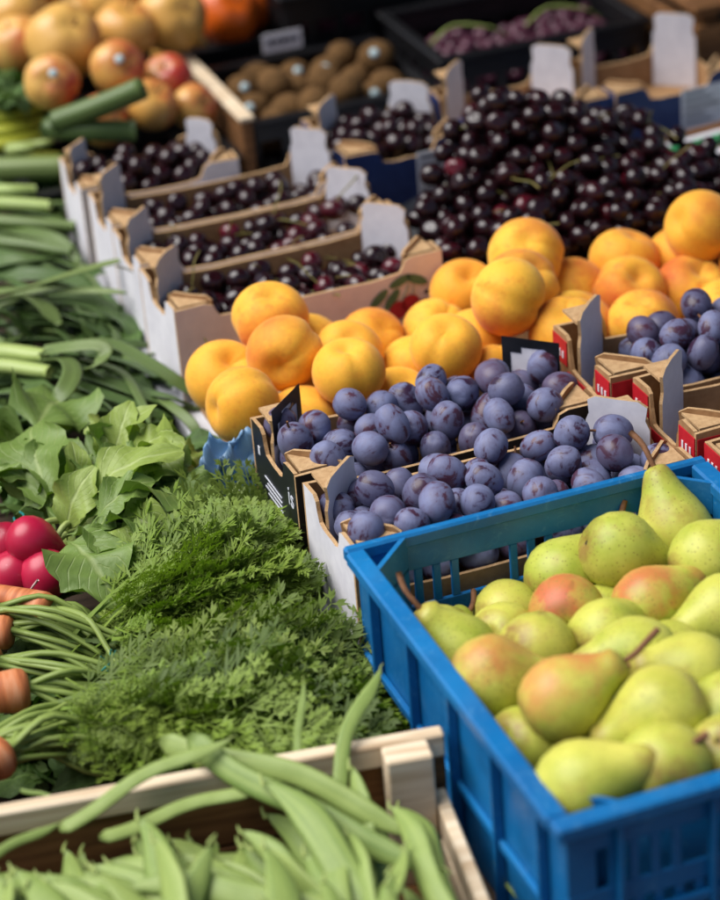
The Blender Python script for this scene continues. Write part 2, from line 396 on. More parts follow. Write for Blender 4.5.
sh = empty('display_shelf', (0, 0, 0)); tag(sh, 'low silver grey board raising the cardboard fruit trays', 'shelf')
obj('top_board', boxes([(-.012, .98, .405, 1.40, SH-.018, SH)], .002), M['silver_board'], sh)
for y in (.42, .9, 1.38): obj('batten', boxes([(.0, .96, y-.012, y+.012, .0005, SH-.0185)], .001), M['brown_wood'], sh)

# ------------------------------------------------------------------ cardboard trays
def panel(poly, org, sd_, nd, th, mats, parent, name):
    """poly in (s,z); inner face at org, extruded th along nd (outwards). mats = inner, outer, edge"""
    org = Vector(org); sd_ = Vector(sd_); nd = Vector(nd); n = len(poly)
    A = [org + sd_*s + Vector((0, 0, z)) for s, z in poly]; B = [a + nd*th for a in A]
    F = [tuple(range(n)), tuple(range(n, 2*n))[::-1]] + [(i, (i+1) % n, n+(i+1) % n, n+i) for i in range(n)]
    me = mesh(A+B, F)
    for mm in mats: me.materials.append(mm)
    me.polygons[0].material_index = 0; me.polygons[1].material_index = 1
    for i in range(n): me.polygons[2+i].material_index = 2
    fixn(me)
    return obj(name, me, None, parent)
def uprof(L, hm, hc, cw, rg):
    """wall profile: tall corners, lower middle with rounded shoulders and slightly ragged edge"""
    j = lambda a: (rg.random()-.5)*a
    p = [(0, 0), (L, 0), (L, hc), (L-cw*.8, hc+j(.003)), (L-cw, hc-.003), (L-cw-.002, (hm+hc)/2), (L-cw-.006, hm+.002)]
    for k in range(5, 0, -1): p.append((cw+.006+(L-2*cw-.012)*k/6, hm+j(.0015)))
    p += [(cw+.006, hm+.002), (cw+.002, (hm+hc)/2), (cw, hc-.003), (cw*.8, hc+j(.003)), (0, hc)]
    return p
def tray(x0, y0, w_, d_, label, outs, hm=.082, hc=.10, hp=.120, rz=0.0, z0=SH, base_z=.045, post=('white_print', 'grey_print'), cw=.04, group=None, cat='tray', s=.04, seed=0, hf=None):
    """outs: (left, front, right, back) outer print material names"""
    rg = random.Random(seed+int(x0*1000)+int(y0*7000)); t = .0035
    e = empty('cardboard_tray', (x0, y0, z0+.0005), rz); tag(e, label, cat, group)
    K, E = M['kraft'], M['kraft_edge']
    panel(uprof(d_-2*t, hm-.004, hc, min(cw, d_*.24), rg), (t, t, 0), (0, 1, 0), (-1, 0, 0), t, (K, M[outs[0]], E), e, 'end_wall')
    panel(uprof(d_-2*t, hm-.004, hc, min(cw, d_*.24), rg), (w_-t, t, 0), (0, 1, 0), (1, 0, 0), t, (K, M[outs[2]], E), e, 'end_wall')
    panel(uprof(w_, hf or hm, hc-.001, cw, rg), (0, t, 0), (1, 0, 0), (0, -1, 0), t, (K, M[outs[1]], E), e, 'side_wall')
    panel(uprof(w_, hm, hc-.001, cw, rg), (0, d_-t, 0), (1, 0, 0), (0, 1, 0), t, (K, M[outs[3]], E), e, 'side_wall')
    obj('base', boxes([(t+.0005, w_-t-.0005, t+.0005, d_-t-.0005, .001, base_z)], 0), K, e)
    # diagonal corner posts
    c = t+.0008
    for (ax, ay, sx, sy) in ((c, d_-c, 1, -1), (w_-c, d_-c, -1, -1), (c, c, 1, 1), (w_-c, c, -1, 1)):
        s2 = min(s, d_*.36); a = Vector((ax, ay+sy*s2, 0)); b_ = Vector((ax+sx*s2, ay, 0))
        back = sy < 0; h = hp if back else hc+.004
        if sx < 0: pm = post[0]
        else: pm = post[1]
        L = (b_-a).length; sdv = (b_-a).normalized(); nd = Vector((-sx, -sy, 0)).normalized()
        # outline with a notch and ragged shoulders
        q = [(.002, base_z), (L-.002, base_z), (L-.002, h*.80), (L-.005, h*.86), (L-.004, h-.004), (L*.82, h), (L*.5, h-.001+rg.random()*.003), (L*.2, h), (.004, h-.005), (.006, h*.85), (.002, h*.78)]
        po = panel(q, a, sdv, nd, .003, (M[pm], K, E), e, 'corner_post')
        # kraft flap closing the corner on top
        zt = h-.012 if back else hc-.003
        tri = [Vector((ax+sx*.001, ay+sy*.001, zt)), a+Vector((sx*.001, -sy*.004, zt)), b_+Vector((-sx*.004, sy*.001, zt))]
        tri = [p_.lerp((tri[0]+tri[1]+tri[2])/3, .12) for p_ in tri]
        me = mesh(tri+[p_+Vector((0, 0, .0025)) for p_ in tri], [(0, 1, 2), (3, 4, 5), (0, 1, 4, 3), (1, 2, 5, 4), (2, 0, 3, 5)]); fixn(me)
        obj('corner_flap', me, E, po)
    return e
W4 = ('white_print',)*4
tray_near = tray(0.002, .412, .308, .123, 'white-sided cardboard tray of plums against the blue crate', ('white_print', 'kraft', 'kraft', 'kraft'), cw=.035, s=.05, hf=.05, base_z=.030)
tray_far = tray(0.0, .547, .288, .122, 'black-sided cardboard tray of plums in front of the peaches', ('black_print', 'black_print', 'kraft', 'kraft'), cw=.042, s=.046, base_z=.030)
RED = 'red-edged plum trays beside the dark-sided tray'
tray_r1 = tray(.300, .556, .29, .122, 'red-edged cardboard tray of plums touching the heaped peaches', ('kraft',)*4, cw=.045, s=.045, post=('grey_print', 'grey_print'), hp=.142, base_z=.030, hc=.116, hm=.088)
tray_r2 = tray(.318, .428, .29, .120, 'red-edged cardboard tray between the one by the peaches and the blue crate', ('kraft',)*4, cw=.04, s=.045, post=('grey_print', 'grey_print'), hp=.138, base_z=.030, hc=.116, hm=.088)
tray_r3 = tray(.322, .300, .29, .120, 'red-edged cardboard tray lowest in its row, beside the blue crate corner', ('kraft',)*4, cw=.04, s=.045, post=('grey_print', 'grey_print'), hp=.12, base_z=.030, hc=.112, hm=.085)
for tr, L in ((tray_r1, .122), (tray_r2, .120), (tray_r3, .12)):
    for (a, b_) in ((.001, .03), (L-.031, L-.001)):
        obj('red_band', boxes([(-.0012, -.0004, a, b_, .086, .1105)], 0), M['red_print'], tr)
        for k in range(3): obj('white_mark', boxes([(-.0018, -.0013, a+.006+k*.007, a+.009+k*.007, .092, .099)], 0), M['white_print'], tr)
    obj('red_band', boxes([(-.0012, -.0004, .0315, L-.0315, .060, .0815)], 0), M['red_print'], tr)
    obj('red_band', boxes([(.001, .04, -.0012, -.0004, .086, .1095)], 0), M['red_print'], tr)
# black tray: white lettering on its left wall
def text(s_, size, mat_, parent, loc, rot, name):
    cu = bpy.data.curves.new('t', 'FONT'); cu.body = s_; cu.size = size; cu.extrude = .0002
    to = bpy.data.objects.new('t', cu); COL.objects.link(to)
    me = bpy.data.meshes.new_from_object(to.evaluated_get(bpy.context.evaluated_depsgraph_get()))
    bpy.data.objects.remove(to); me.materials.clear(); me.materials.append(mat_)
    o = obj(name, me, None, parent); o.location = loc; o.rotation_euler = rot; return o
rotL = (math.radians(90), 0, math.radians(-90))
text('is', .026, M['label_paper'], tray_far, (-.0008, .024, .062), rotL, 'lettering')
for k in range(4):
    obj('printed_line', boxes([(-.0008, -.0002, .045, .085+.006*(k % 2), .040+k*.005, .0409+k*.005)], 0), M['label_paper'], tray_far)
obj('printed_line', boxes([(-.0008, -.0002, .099, .1035, .072, .080)], 0), M['label_paper'], tray_far)
# black frame printed round the white face of the dark tray's corner posts
def post_patch(tr, w_, d_, s_, left):
    c = .0043; ax = c if left else w_-c; sx = 1 if left else -1
    s2 = min(s_, d_*.36); a = Vector((ax, d_-c-s2, 0)); b_ = Vector((ax+sx*s2, d_-c, 0)); t_ = (b_-a).normalized(); L = (b_-a).length
    nn = Vector((sx, -1, 0)).normalized()*.0006
    for (s0, s1, z0, z1) in ((.05, .95, .116, .125), (.05, .2, .09, .116), (.82, .95, .08, .116), (.2, .35, .108, .116), (.65, .82, .110, .116)):
        q = [a+t_*(L*s0)+nn, a+t_*(L*s1)+nn]; V = [q[0]+Vector((0, 0, z0)), q[1]+Vector((0, 0, z0)), q[1]+Vector((0, 0, z1)), q[0]+Vector((0, 0, z1))]
        V += [p_-nn*.6 for p_ in V]
        obj('black_border', fixn(mesh(V, [(0, 1, 2, 3), (7, 6, 5, 4), (0, 1, 5, 4), (1, 2, 6, 5), (2, 3, 7, 6), (3, 0, 4, 7)])), M['black_print'], tr)
post_patch(tray_far, .288, .122, .046, True); post_patch(tray_far, .288, .122, .046, False)

CT = 'three white cherry trays in a row'
c1 = tray(.004, .915, .283, .118, 'pale pink-fronted cherry tray printed with cherries, right behind the peaches', ('white_print', 'pink_white_print', 'pink_white_print', 'kraft'), rz=.02)
c2 = tray(.006, 1.040, .280, .108, 'white cardboard cherry tray between the pink-fronted tray and the half-filled one', ('white_print', 'white_print', 'kraft', 'kraft'), rz=.01)
c3 = tray(.008, 1.154, .272, .102, 'white cardboard cherry tray between two others and the small blue-labelled tray', ('white_print', 'white_print', 'kraft', 'kraft'), rz=.0, hp=.130)
c4 = tray(.004, 1.268, .18, .105, 'small cherry tray with a lilac label by the leek tops', ('white_print', 'white_print', 'blue_print', 'blue_print'), rz=-.02, s=.03)
bA = tray(.288, 1.205, .150, .135, 'dark blue cardboard tray of cherries with a white label, behind the cherry heap', ('blue_print',)*4, rz=.03, hp=.126)
bB = tray(.446, 1.222, .172, .130, 'empty dark blue cardboard tray between two other blue trays', ('blue_print',)*4, rz=.0, hp=.132)
bC = tray(.626, 1.222, .165, .135, 'empty dark blue cardboard tray with a white label near the green and white paper', ('blue_print',)*4, rz=.06, hp=.136)
def sticker(tr, x0, x1, z0, z1, n=5):
    l_ = obj('label', boxes([(x0, x1, -.0012, -.0002, z0, z1)], 0), M['label_paper'], tr)
    for k in range(n):
        zz = z1-(k+.7)*(z1-z0)/(n+.6)
        obj('text_line', boxes([(x0+.004, x0+(x1-x0)*(.55+.35*((k*7) % 3)/2), -.0016, -.0013, zz, zz+.0025)], 0), M['ink'], l_)
sticker(bA, .085, .135, .03, .085); sticker(bC, .085, .142, .035, .085); sticker(c4, .125, .17, .04, .078, 3)
# cherry print on the pink tray: two cherries, stems and leaves
def disc(cx, cz, rx, rz_, n=18, rot=0):
    V = []
    for k in range(n):
        a = 2*math.pi*k/n; x_, z_ = rx*math.cos(a), rz_*math.sin(a); V.append((cx+x_*math.cos(rot)-z_*math.sin(rot), -.0010, cz+x_*math.sin(rot)+z_*math.cos(rot)))
    return mesh(V, [tuple(range(n))])
for (cx, cz) in ((.232, .045), (.246, .049), (.262, .041), (.034, .018)): obj('cherry_print', disc(cx, cz, .010, .010), M['red_ink'], c1)
for (cx, cz, ro) in ((.236, .076, .35), (.254, .074, -.5), (.212, .062, .7), (.226, .058, .9)): obj('leaf_print', disc(cx, cz, .013, .005, 14, ro), M['leaf_ink'], c1)
for a in ([(.246, .078), (.243, .066), (.236, .055)], [(.246, .078), (.25, .068), (.248, .058)], [(.03, .05), (.026, .04), (.034, .028)], [(.03, .05), (.036, .045), (.04, .03)]):
    q = spline([(x_, -.0008, z_) for x_, z_ in a], 8); V, F = sweep(q, [.0008]*8, [.0002]*8, 4); obj('stem_print', mesh(V, F), M['leaf_ink'], c1)
# low peach and cherry-heap bins (their rims sit below the fruit)
peach_bin = tray(.012, .684, .80, .222, 'low cardboard bin hidden under the heaped peaches', ('kraft',)*4, hm=.03, hc=.034, hp=.036, base_z=.012, s=.03, cw=.03)
cherry_bin = tray(.296, .925, .40, .262, 'low cardboard bin under the big loose cherry heap', ('kraft',)*4, hm=.035, hc=.04, hp=.042, base_z=.02, s=.03, cw=.03)

# ------------------------------------------------------------------ blue plastic crate
cr = empty('plastic_crate', (0, 0, .001)); tag(cr, 'bright blue slotted plastic crate full of green pears', 'crate')
CW, CD, CH = .30, .398, .16; T = .004
def crate_wall(L, gaps1, gaps2):
    """wall in x 0..L, y 0..T; bars and posts leave real slots"""
    B = [(0, L, 0, T, .0, .045), (0, L, 0, T, .076, .092), (0, L, 0, T, .126, CH-.003)]
    def posts(gaps, z0, z1):
        x = 0
        for (a, b_) in gaps:
            if a > x: B.append((x, a, .0003, T-.0003, z0, z1))
            x = b_
        B.append((x, L, .0003, T-.0003, z0, z1))
    posts(gaps1, .0448, .0762); posts(gaps2, .0918, .1262)
    return boxes(B, .0007)
def gapset(L, small, wide):
    """groups of narrow slots round wide ones"""
    g = []; x = .022
    pattern = [small]*4+[wide]+[small]*2+[wide]+[small]*4
    tot = sum(pattern); n = len(pattern); bar = (L-.044-tot)/(n-1)
    for p_ in pattern: g.append((x, x+p_)); x += p_+bar
    return g
def slots(L, n, wdt):
    st = (L-.05)/n; return [(.025+i*st, .025+i*st+wdt) for i in range(n)]
for (L, M4) in ((CW, Matrix.Identity(4)), (CW, Matrix.Translation((CW, CD, 0)) @ Matrix.Rotation(math.pi, 4, 'Z')),
                (CD-2*T, Matrix.Translation((T, T, 0)) @ Matrix.Rotation(math.pi/2, 4, 'Z')), (CD-2*T, Matrix.Translation((CW-T, CD-T, 0)) @ Matrix.Rotation(-math.pi/2, 4, 'Z'))):
    me = crate_wall(L, slots(L, 16, .0085), gapset(L, .009, .045)) if L < .35 else boxes([(0, L, 0, T, 0, CH-.003)], .0007); me.transform(M4)
    obj('wall', me, M['blue_plastic'], cr)
R_ = .011  # rim flange sticks outwards
rim = boxes([(-R_+.001, CW+R_-.001, -R_, T+.0015, CH-.012, CH), (-R_+.001, CW+R_-.001, CD-T-.0015, CD+.004, CH-.012, CH+.0003), (-R_, T+.0015, T+.002, CD-T-.002, CH-.0122, CH-.0002), (CW-T-.0015, CW+R_, T+.002, CD-T-.002, CH-.0122, CH-.0002)], .002)
obj('rim', rim, M['blue_plastic'], cr)
obj('rim', boxes([(-.005, CW+.005, -.0052, -.0002, .060, .068), (-.0052, -.0002, .0, CD, .0602, .0682), (CW+.0002, CW+.0052, 0, CD, .0602, .0682)], .001), M['blue_plastic'], cr)
obj('base', boxes([(T+.0005, CW-T-.0005, T+.0005, CD-T-.0005, .004, .010)], .001), M['blue_plastic'], cr)
for (ax, ay, sx, sy) in ((0, 0, 1, 1), (CW, 0, -1, 1), (0, CD, 1, -1), (CW, CD, -1, -1)):
    # hollow triangular corner: a slanted web below the rim and a thin diagonal bar on top
    g_ = .042; o_ = T+.0003
    p0 = Vector((ax+sx*o_, ay+sy*g_, 0)); p1 = Vector((ax+sx*g_, ay+sy*o_, 0)); n_ = Vector((-sx, -sy, 0)).normalized()*.004
    V = [p0, p1, p1+n_, p0+n_]; V = [q+Vector((0, 0, .02)) for q in V]+[q+Vector((0, 0, CH-.001)) for q in V]
    obj('corner_web', fixn(mesh(V, [(0, 1, 2, 3), (4, 5, 6, 7), (0, 1, 5, 4), (1, 2, 6, 5), (2, 3, 7, 6), (3, 0, 4, 7)])), M['blue_plastic'], cr)
    fl = [Vector((ax+sx*o_, ay+sy*o_, CH-.03)), p0+Vector((0, 0, CH-.03)), p1+Vector((0, 0, CH-.03))]
    obj('corner_floor', fixn(mesh(fl+[q-Vector((0, 0, .003)) for q in fl], [(0, 1, 2), (3, 4, 5), (0, 1, 4, 3), (1, 2, 5, 4), (2, 0, 3, 5)])), M['blue_plastic'], cr)
for k in range(5):   # outer ribs on the long side
    obj('rib', boxes([(-.0085, -.0003, .03+k*.08, .034+k*.08, .002, CH-.0125)], .0008), M['blue_plastic'], cr)
for k in range(4):
    obj('rib', boxes([(.035+k*.07, .039+k*.07, -.0085, -.0003, .002, CH-.0125)], .0008), M['blue_plastic'], cr)

# ------------------------------------------------------------------ fruit meshes
def round_fruit(R, nz=18, n=28, squash=1.0, dim_top=.16, dim_bot=.06, suture=.04, tip=0.0, lob=0.0, hw=.36):
    prof = []
    for i in range(nz+1):
        th = math.pi*(1-i/nz); prof.append((th, 0))
    V = []; F = []
    def pt(th, ph):
        r = R*(1-dim_top*math.exp(-(th/hw)**2)-dim_bot*math.exp(-((math.pi-th)/.3)**2)+tip*math.exp(-((math.pi-th)/.16)**2))
        dphi = min(abs(ph), 2*math.pi-abs(ph)); r *= 1-suture*math.exp(-(dphi/.22)**2)*math.sin(th)**.5 if th > .01 and th < 3.13 else 1
        r *= 1+lob*math.cos(5*ph)*math.sin(th)
        return (r*math.sin(th)*math.cos(ph), r*math.sin(th)*math.sin(ph), r*math.cos(th)*squash)
    V.append(pt(math.pi, 0))
    for i in range(1, nz):
        for k in range(n): V.append(pt(math.pi*(1-i/nz), 2*math.pi*k/n))
    V.append(pt(0.0, 0)); L = len(V)-1
    for k in range(n): F.append((0, 1+(k+1) % n, 1+k))
    for i in range(nz-2):
        for k in range(n):
            a, b_ = 1+i*n+k, 1+i*n+(k+1) % n; F.append((a, b_, b_+n, a+n))
    o = 1+(nz-2)*n
    for k in range(n): F.append((o+k, o+(k+1) % n, L))
    return mesh(V, F, True)
def rquat(rg):
    q = Vector((rg.gauss(0, 1), rg.gauss(0, 1), rg.gauss(0, 1))); q.normalize(); return q.to_track_quat('Z', 'Y').to_matrix().to_euler(), q

def pack(n, r, x0, x1, y0, y1, floor, seed, bias=None, K=10, pre=None, iters=16):
    """drop n spheres one by one; each rolls downhill to a resting place"""
    rg = np.random.RandomState(seed); S = np.zeros((0, 3)) if pre is None else np.array(pre, float).reshape(-1, 3)
    np0 = len(S)
    def hz(X, Y):
        z = floor(X, Y)+r
        if len(S):
            d2 = (X[:, None]-S[None, :, 0])**2+(Y[:, None]-S[None, :, 1])**2; h = 4*r*r-d2
            z = np.maximum(z, np.where(h > 0, S[None, :, 2]+np.sqrt(np.maximum(h, 0)), -1).max(1))
        return z
    for i in range(n):
        X = rg.uniform(x0+r, x1-r, K); Y = rg.uniform(y0+r, y1-r, K); Z = hz(X, Y); st = r*.6
        for it in range(iters):
            A = rg.uniform(0, 2*np.pi, K); nx = np.clip(X+st*np.cos(A), x0+r, x1-r); ny = np.clip(Y+st*np.sin(A), y0+r, y1-r); nz_ = hz(nx, ny)
            b_ = nz_ < Z; X = np.where(b_, nx, X); Y = np.where(b_, ny, Y); Z = np.where(b_, nz_, Z); st *= .9
        sc = Z if bias is None else Z+bias(X, Y); k = int(np.argmin(sc)); S = np.vstack([S, [X[k], Y[k], Z[k]]])
    return S[np0:]
FL = lambda z: (lambda X, Y: np.full_like(X, z))
def gauss_floor(z, h, cx, cy, sx, sy): return lambda X, Y: z+h*np.exp(-((X-cx)/sx)**2-((Y-cy)/sy)**2)

# ------------------------------------------------------------------ plums
plum_m = [round_fruit(.0149, 18, 24, s_, .12, .03, su, .02, .008) for s_, su in ((1.22, .06), (1.32, .04), (1.12, .05))]
for me in plum_m: me.materials.append(M['plum_skin'])
stem_m = mesh(*sweep(spline([(0, 0, 0), (.0006, 0, .004), (.002, 0, .008)], 5), [.0011]*5, [.0011]*5, 5), True); stem_m.materials.append(M['stem_brown'])
def plums(pts, label, group, seed):
    rg = random.Random(seed)
    for i, p_ in enumerate(pts):
        o = obj('plum', rg.choice(plum_m), None, None, p_); e_, q = rquat(rg)
        if q.z < -.2 : q = -q
        o.rotation_euler = q.to_track_quat('Z', 'Y').to_euler(); s_ = rg.uniform(.9, 1.08); o.scale = (s_, s_, s_*rg.uniform(.96, 1.04)); tag(o, label, 'plum', group)
        if rg.random() < .22:
            so = obj('stem', stem_m, None, o, (0, 0, .0150))
zf = SH+.0465; zp = SH+.0315
h1 = pack(70, .0152, .006, .306, .418, .531, gauss_floor(zp, .020, .14, .50, .11, .06), 3)
plums(h1, 'dusty blue plum in the white-sided tray against the blue crate', 'plums in the white-sided tray', 1)
h2 = pack(68, .0152, .005, .284, .552, .664, gauss_floor(zp, .022, .14, .62, .10, .06), 5)
plums(h2, 'dusty blue plum in the black-sided tray by the peaches', 'plums in the black-sided tray', 2)
h3 = pack(52, .0152, .345, .586, .561, .673, gauss_floor(zp, .06, .53, .60, .10, .08), 7)
plums(h3, 'dusty plum in the red-edged tray touching the peaches', 'plums in the red-edged tray by the peaches', 3)
h4 = pack(44, .0152, .40, .60, .433, .543, FL(zp), 9)
plums(h4, 'dusty plum in the red-edged tray by the corner of the blue crate', 'plums in the red-edged tray by the crate', 4)

# ------------------------------------------------------------------ peaches (placed from the photograph, resting on their bin and on each other)
peach_m = [round_fruit(.0372, 22, 36, s_, d_, .03, su, tp) for s_, d_, su, tp in ((.94, .24, .085, .03), (.97, .20, .075, .06), (.92, .36, .10, 0.0))]
for me in peach_m: me.materials.append(M['peach_skin'])
PE = [  # u, v, Y, blush, axis (towards stem, in camera-ish terms), mesh
 (271,319,.835,.55,'u'),(285,354,.765,.3,'f'),(225,378,.80,.1,'u'),(253,408,.722,.35,'l'),(322,350,.845,.2,'r'),(341,390,.718,.1,'u'),(361,359,.79,.15,'u'),(381,340,.85,.45,'u'),
 (417,370,.765,.1,'r'),(433,337,.86,.15,'u'),(398,392,.722,.1,'u'),(449,311,.87,.3,'u'),(456,368,.735,.1,'u'),(308,411,.722,.2,'r'),
 (508,313,.755,.5,'r'),(524,287,.81,.6,'u'),(539,266,.865,.5,'t'),(479,377,.722,.25,'u'),(477,350,.755,.3,'l'),(580,299,.855,.55,'r'),(631,293,.815,.7,'u'),(635,267,.868,.5,'u'),
 (627,324,.755,.65,'u'),(689,299,.80,.75,'u'),(700,251,.83,.15,'l'),(677,276,.862,.4,'u'),(588,326,.77,.7,'u'),(722,316,.75,.5,'u'),(560,330,.73,.4,'u'),(735,275,.86,.3,'u'),(748,262,.80,.3,'u')]
axes = {'u': Vector((.1, -.35, .9)), 'f': Vector((-.45, -.85, -.05)), 'l': Vector((-.9, -.2, .3)), 'r': Vector((.8, -.3, -.3)), 't': Vector((-.3, -.75, .75))}
pp = np.array([list(PY(u_, v_, y_)) for u_, v_, y_, *_ in PE])
def relax(p, r, fixed=None, it=60, zmin=None, lock=.6, xr=None, yr=None, keep=.02):
    p = p.copy(); p0 = p.copy(); Fx = np.zeros((0, 3)) if fixed is None else fixed
    for _ in range(it):
        d = np.zeros_like(p)
        for i in range(len(p)):
            for Q, half in ((p, .5), (Fx, 1.0)):
                if not len(Q): continue
                dv = p[i]-Q; dist = np.sqrt((dv**2).sum(1))+1e-9; ov = 2*r-dist
                if half == .5: ov[i] = 0
                k = ov > 0; d[i] += (dv[k]/dist[k, None]*ov[k, None]*half*.6).sum(0)
        p = p+d+(p0-p)*keep
        if zmin is not None: p[:, 2] = np.maximum(p[:, 2], zmin)
        if xr: p[:, 0] = np.clip(p[:, 0], xr[0]+r, xr[1]-r)
        if yr: p[:, 1] = np.clip(p[:, 1], yr[0]+r, yr[1]-r)
    return p
pp = relax(pp, .0335, zmin=SH+.015+.036, yr=(.680, .925))
peach_low = []
for i, (row, p_) in enumerate(zip(PE, pp)):
    o = obj('peach', peach_m[i % 3] if row[4] != 'f' else peach_m[2], None, None, p_); ax = axes[row[4]].copy()
    ax += Vector((rnd.uniform(-.3, .3), rnd.uniform(-.3, .3), rnd.uniform(-.15, .15)))*(.3 if row[4] == 'f' else 1); q = ax.to_track_quat('Z', 'Y')
    q = q @ Matrix.Rotation(rnd.uniform(0, 6.28), 3, 'Z').to_quaternion(); o.rotation_euler = q.to_euler(); s_ = rnd.uniform(.97, 1.04)*(.92 if 325 < row[0] < 470 else 1); o.scale = (s_, s_*rnd.uniform(.95, 1.03), s_*rnd.uniform(.96, 1.04))
    o.color = (row[3], 0, 0, 1)
    part = 'under the cherry-print tray' if row[0] < 465 else 'beside the loose cherry heap'
    LP_ = {1: 'golden peach with its stem hollow facing out, on top by the cherry-print tray', 3: 'golden peach touching the corner of the black-sided plum tray', 24: 'plain yellow peach without blush crowning the heap beside the loose cherries', 0: 'orange-cheeked peach behind the one with its stem hollow showing', 14: 'large golden peach with a pointed tip above the black-sided plum tray'}
    if i in LP_: tag(o, LP_[i], 'peach')
    else: tag(o, 'golden yellow peach heaped '+('in front of the cherry-print tray' if row[0] < 465 else 'in front of the loose cherry heap'), 'peach', 'peaches by the cherry-print tray' if row[0] < 465 else 'peaches by the cherry heap')
# a hidden-below layer that carries the top ones
sup = pack(26, .0365, .02, .80, .688, .902, FL(SH+.013), 21, pre=pp)
for p_ in sup:
    if p_[2] > SH+.06: continue
    o = obj('peach', peach_m[0], None, None, p_); o.color = (.5, 0, 0, 1); o.rotation_euler = rquat(rnd)[0]
    tag(o, 'golden yellow peach at the bottom of the peach heap', 'peach', 'peaches under the heap')

# ------------------------------------------------------------------ cherries
cherry_m = round_fruit(.0117, 12, 18, .97, .24, .04, .03, 0, 0, .42); cherry_m.materials.append(M['cherry_skin'])
cst = [tube([(0, 0, 0), (.004*a, .002, .012), (.012*a, .004, .026), (.016*a, .002, .040)], .0007, .0009, 5, 8) for a in (1, -1)]
for me in cst: me.materials.append(M['cherry_stem'])
def cherries(pts, label, group, seed, stems=.24, red=.13):
    rg = random.Random(seed)
    for p_ in pts:
        o = obj('cherry', cherry_m, None, None, p_); o.rotation_euler = rquat(rg)[0]; s_ = rg.uniform(.92, 1.06); o.scale = (s_*rg.uniform(1.05, 1.25), s_, s_*rg.uniform(.92, 1.0))
        o.color = (rg.uniform(.3, .9) if rg.random() < red else 0, 0, 0, 1); tag(o, label, 'cherry', group)
        if rg.random() < stems: obj('stem', rg.choice(cst), None, o, (0, 0, .0070))
def cherry_stuff(pts, name, label, seed):
    rg = random.Random(seed); src = [v_.co.copy() for v_ in cherry_m.vertices]; fs = [tuple(p_.vertices) for p_ in cherry_m.polygons]; V, F = [], []
    for p_ in pts:
        R3 = rquat(rg)[0].to_matrix() @ Matrix.Diagonal((rg.uniform(1.02, 1.2), 1, .95)) * 1.0; n = len(V); V += [R3 @ c_+Vector(p_) for c_ in src]; F += [tuple(n+i for i in q) for q in fs]
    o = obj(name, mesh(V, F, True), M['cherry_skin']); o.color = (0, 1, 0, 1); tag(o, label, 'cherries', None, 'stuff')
heap = gauss_floor(SH+.022, .085, .455, 1.115, .12, .085)
pile = pack(480,   .0113, .303, .69, .935, 1.183, heap, 31, K=8, bias=lambda X, Y: -heap(X, Y)*.96, iters=5)
pile = [p_ for p_ in pile if p_[1] < 1.055+max(0, p_[0]-.31)*1.0 and p_[1] < 1.19-max(0, p_[0]-.53)*.9]
vis = [p_ for p_ in pile if p_[0] < .74]
vis.sort(key=lambda p_: -(p_[2]-float(heap(np.array([p_[0]]), np.array([p_[1]]))[0])))
cherries(vis[:182], 'dark glossy cherry in the big loose heap behind the peaches', 'cherries in the loose heap', 41)
cherry_stuff(vis[182:]+[p_ for p_ in pile if p_[0] >= .74], 'cherry_underlayer', 'dark cherries lying lower in the big loose heap', 42)
# mound of packing paper inside the bin that the heap lies on
gx, gy = 24, 14; V = []; F = []
for j in range(gy+1):
    for i in range(gx+1):
        x_ = .301+(.39)*i/gx; y_ = .93+.252*j/gy; V.append((x_, y_, float(heap(np.array([x_]), np.array([y_]))[0])-.0012))
for j in range(gy):
    for i in range(gx): a = j*(gx+1)+i; F.append((a, a+1, a+gx+2, a+gx+1))
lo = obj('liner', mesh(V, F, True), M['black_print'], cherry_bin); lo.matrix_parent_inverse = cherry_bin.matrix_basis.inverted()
t1 = pack(66, .0115, .012, .28, .921, 1.028, gauss_floor(zf, .0, .1, 1, .1, .1), 51); cherries(t1, 'dark cherry in the pink-fronted printed tray', 'cherries in the pink-fronted tray', 43, .3)
t2 = pack(52, .0115, .014, .28, 1.045, 1.144, gauss_floor(zf, .03, .25, 1.09, .06, .06), 52); cherries(t2, 'dark cherry in the middle white tray', 'cherries in the middle white tray', 44, .3)
t3 = pack(52, .0116, .016, .27, 1.16, 1.25, FL(zf), 53); cherry_stuff(t3, 'cherry_layer', 'small dark cherries lying in the half-filled white tray', 54)
t4 = pack(48, .0118, .012, .178, 1.275, 1.365, gauss_floor(zf, .012, .12, 1.32, .05, .05), 55); cherry_stuff(t4, 'cherry_layer', 'dark cherries in the small lilac-labelled tray by the leek tops', 56)
t5 = pack(46, .0118, .292, .425, 1.215, 1.33, gauss_floor(zf, .03, .36, 1.28, .05, .05), 57); cherry_stuff(t5, 'cherry_layer', 'dark cherries in the dark blue labelled tray', 58)

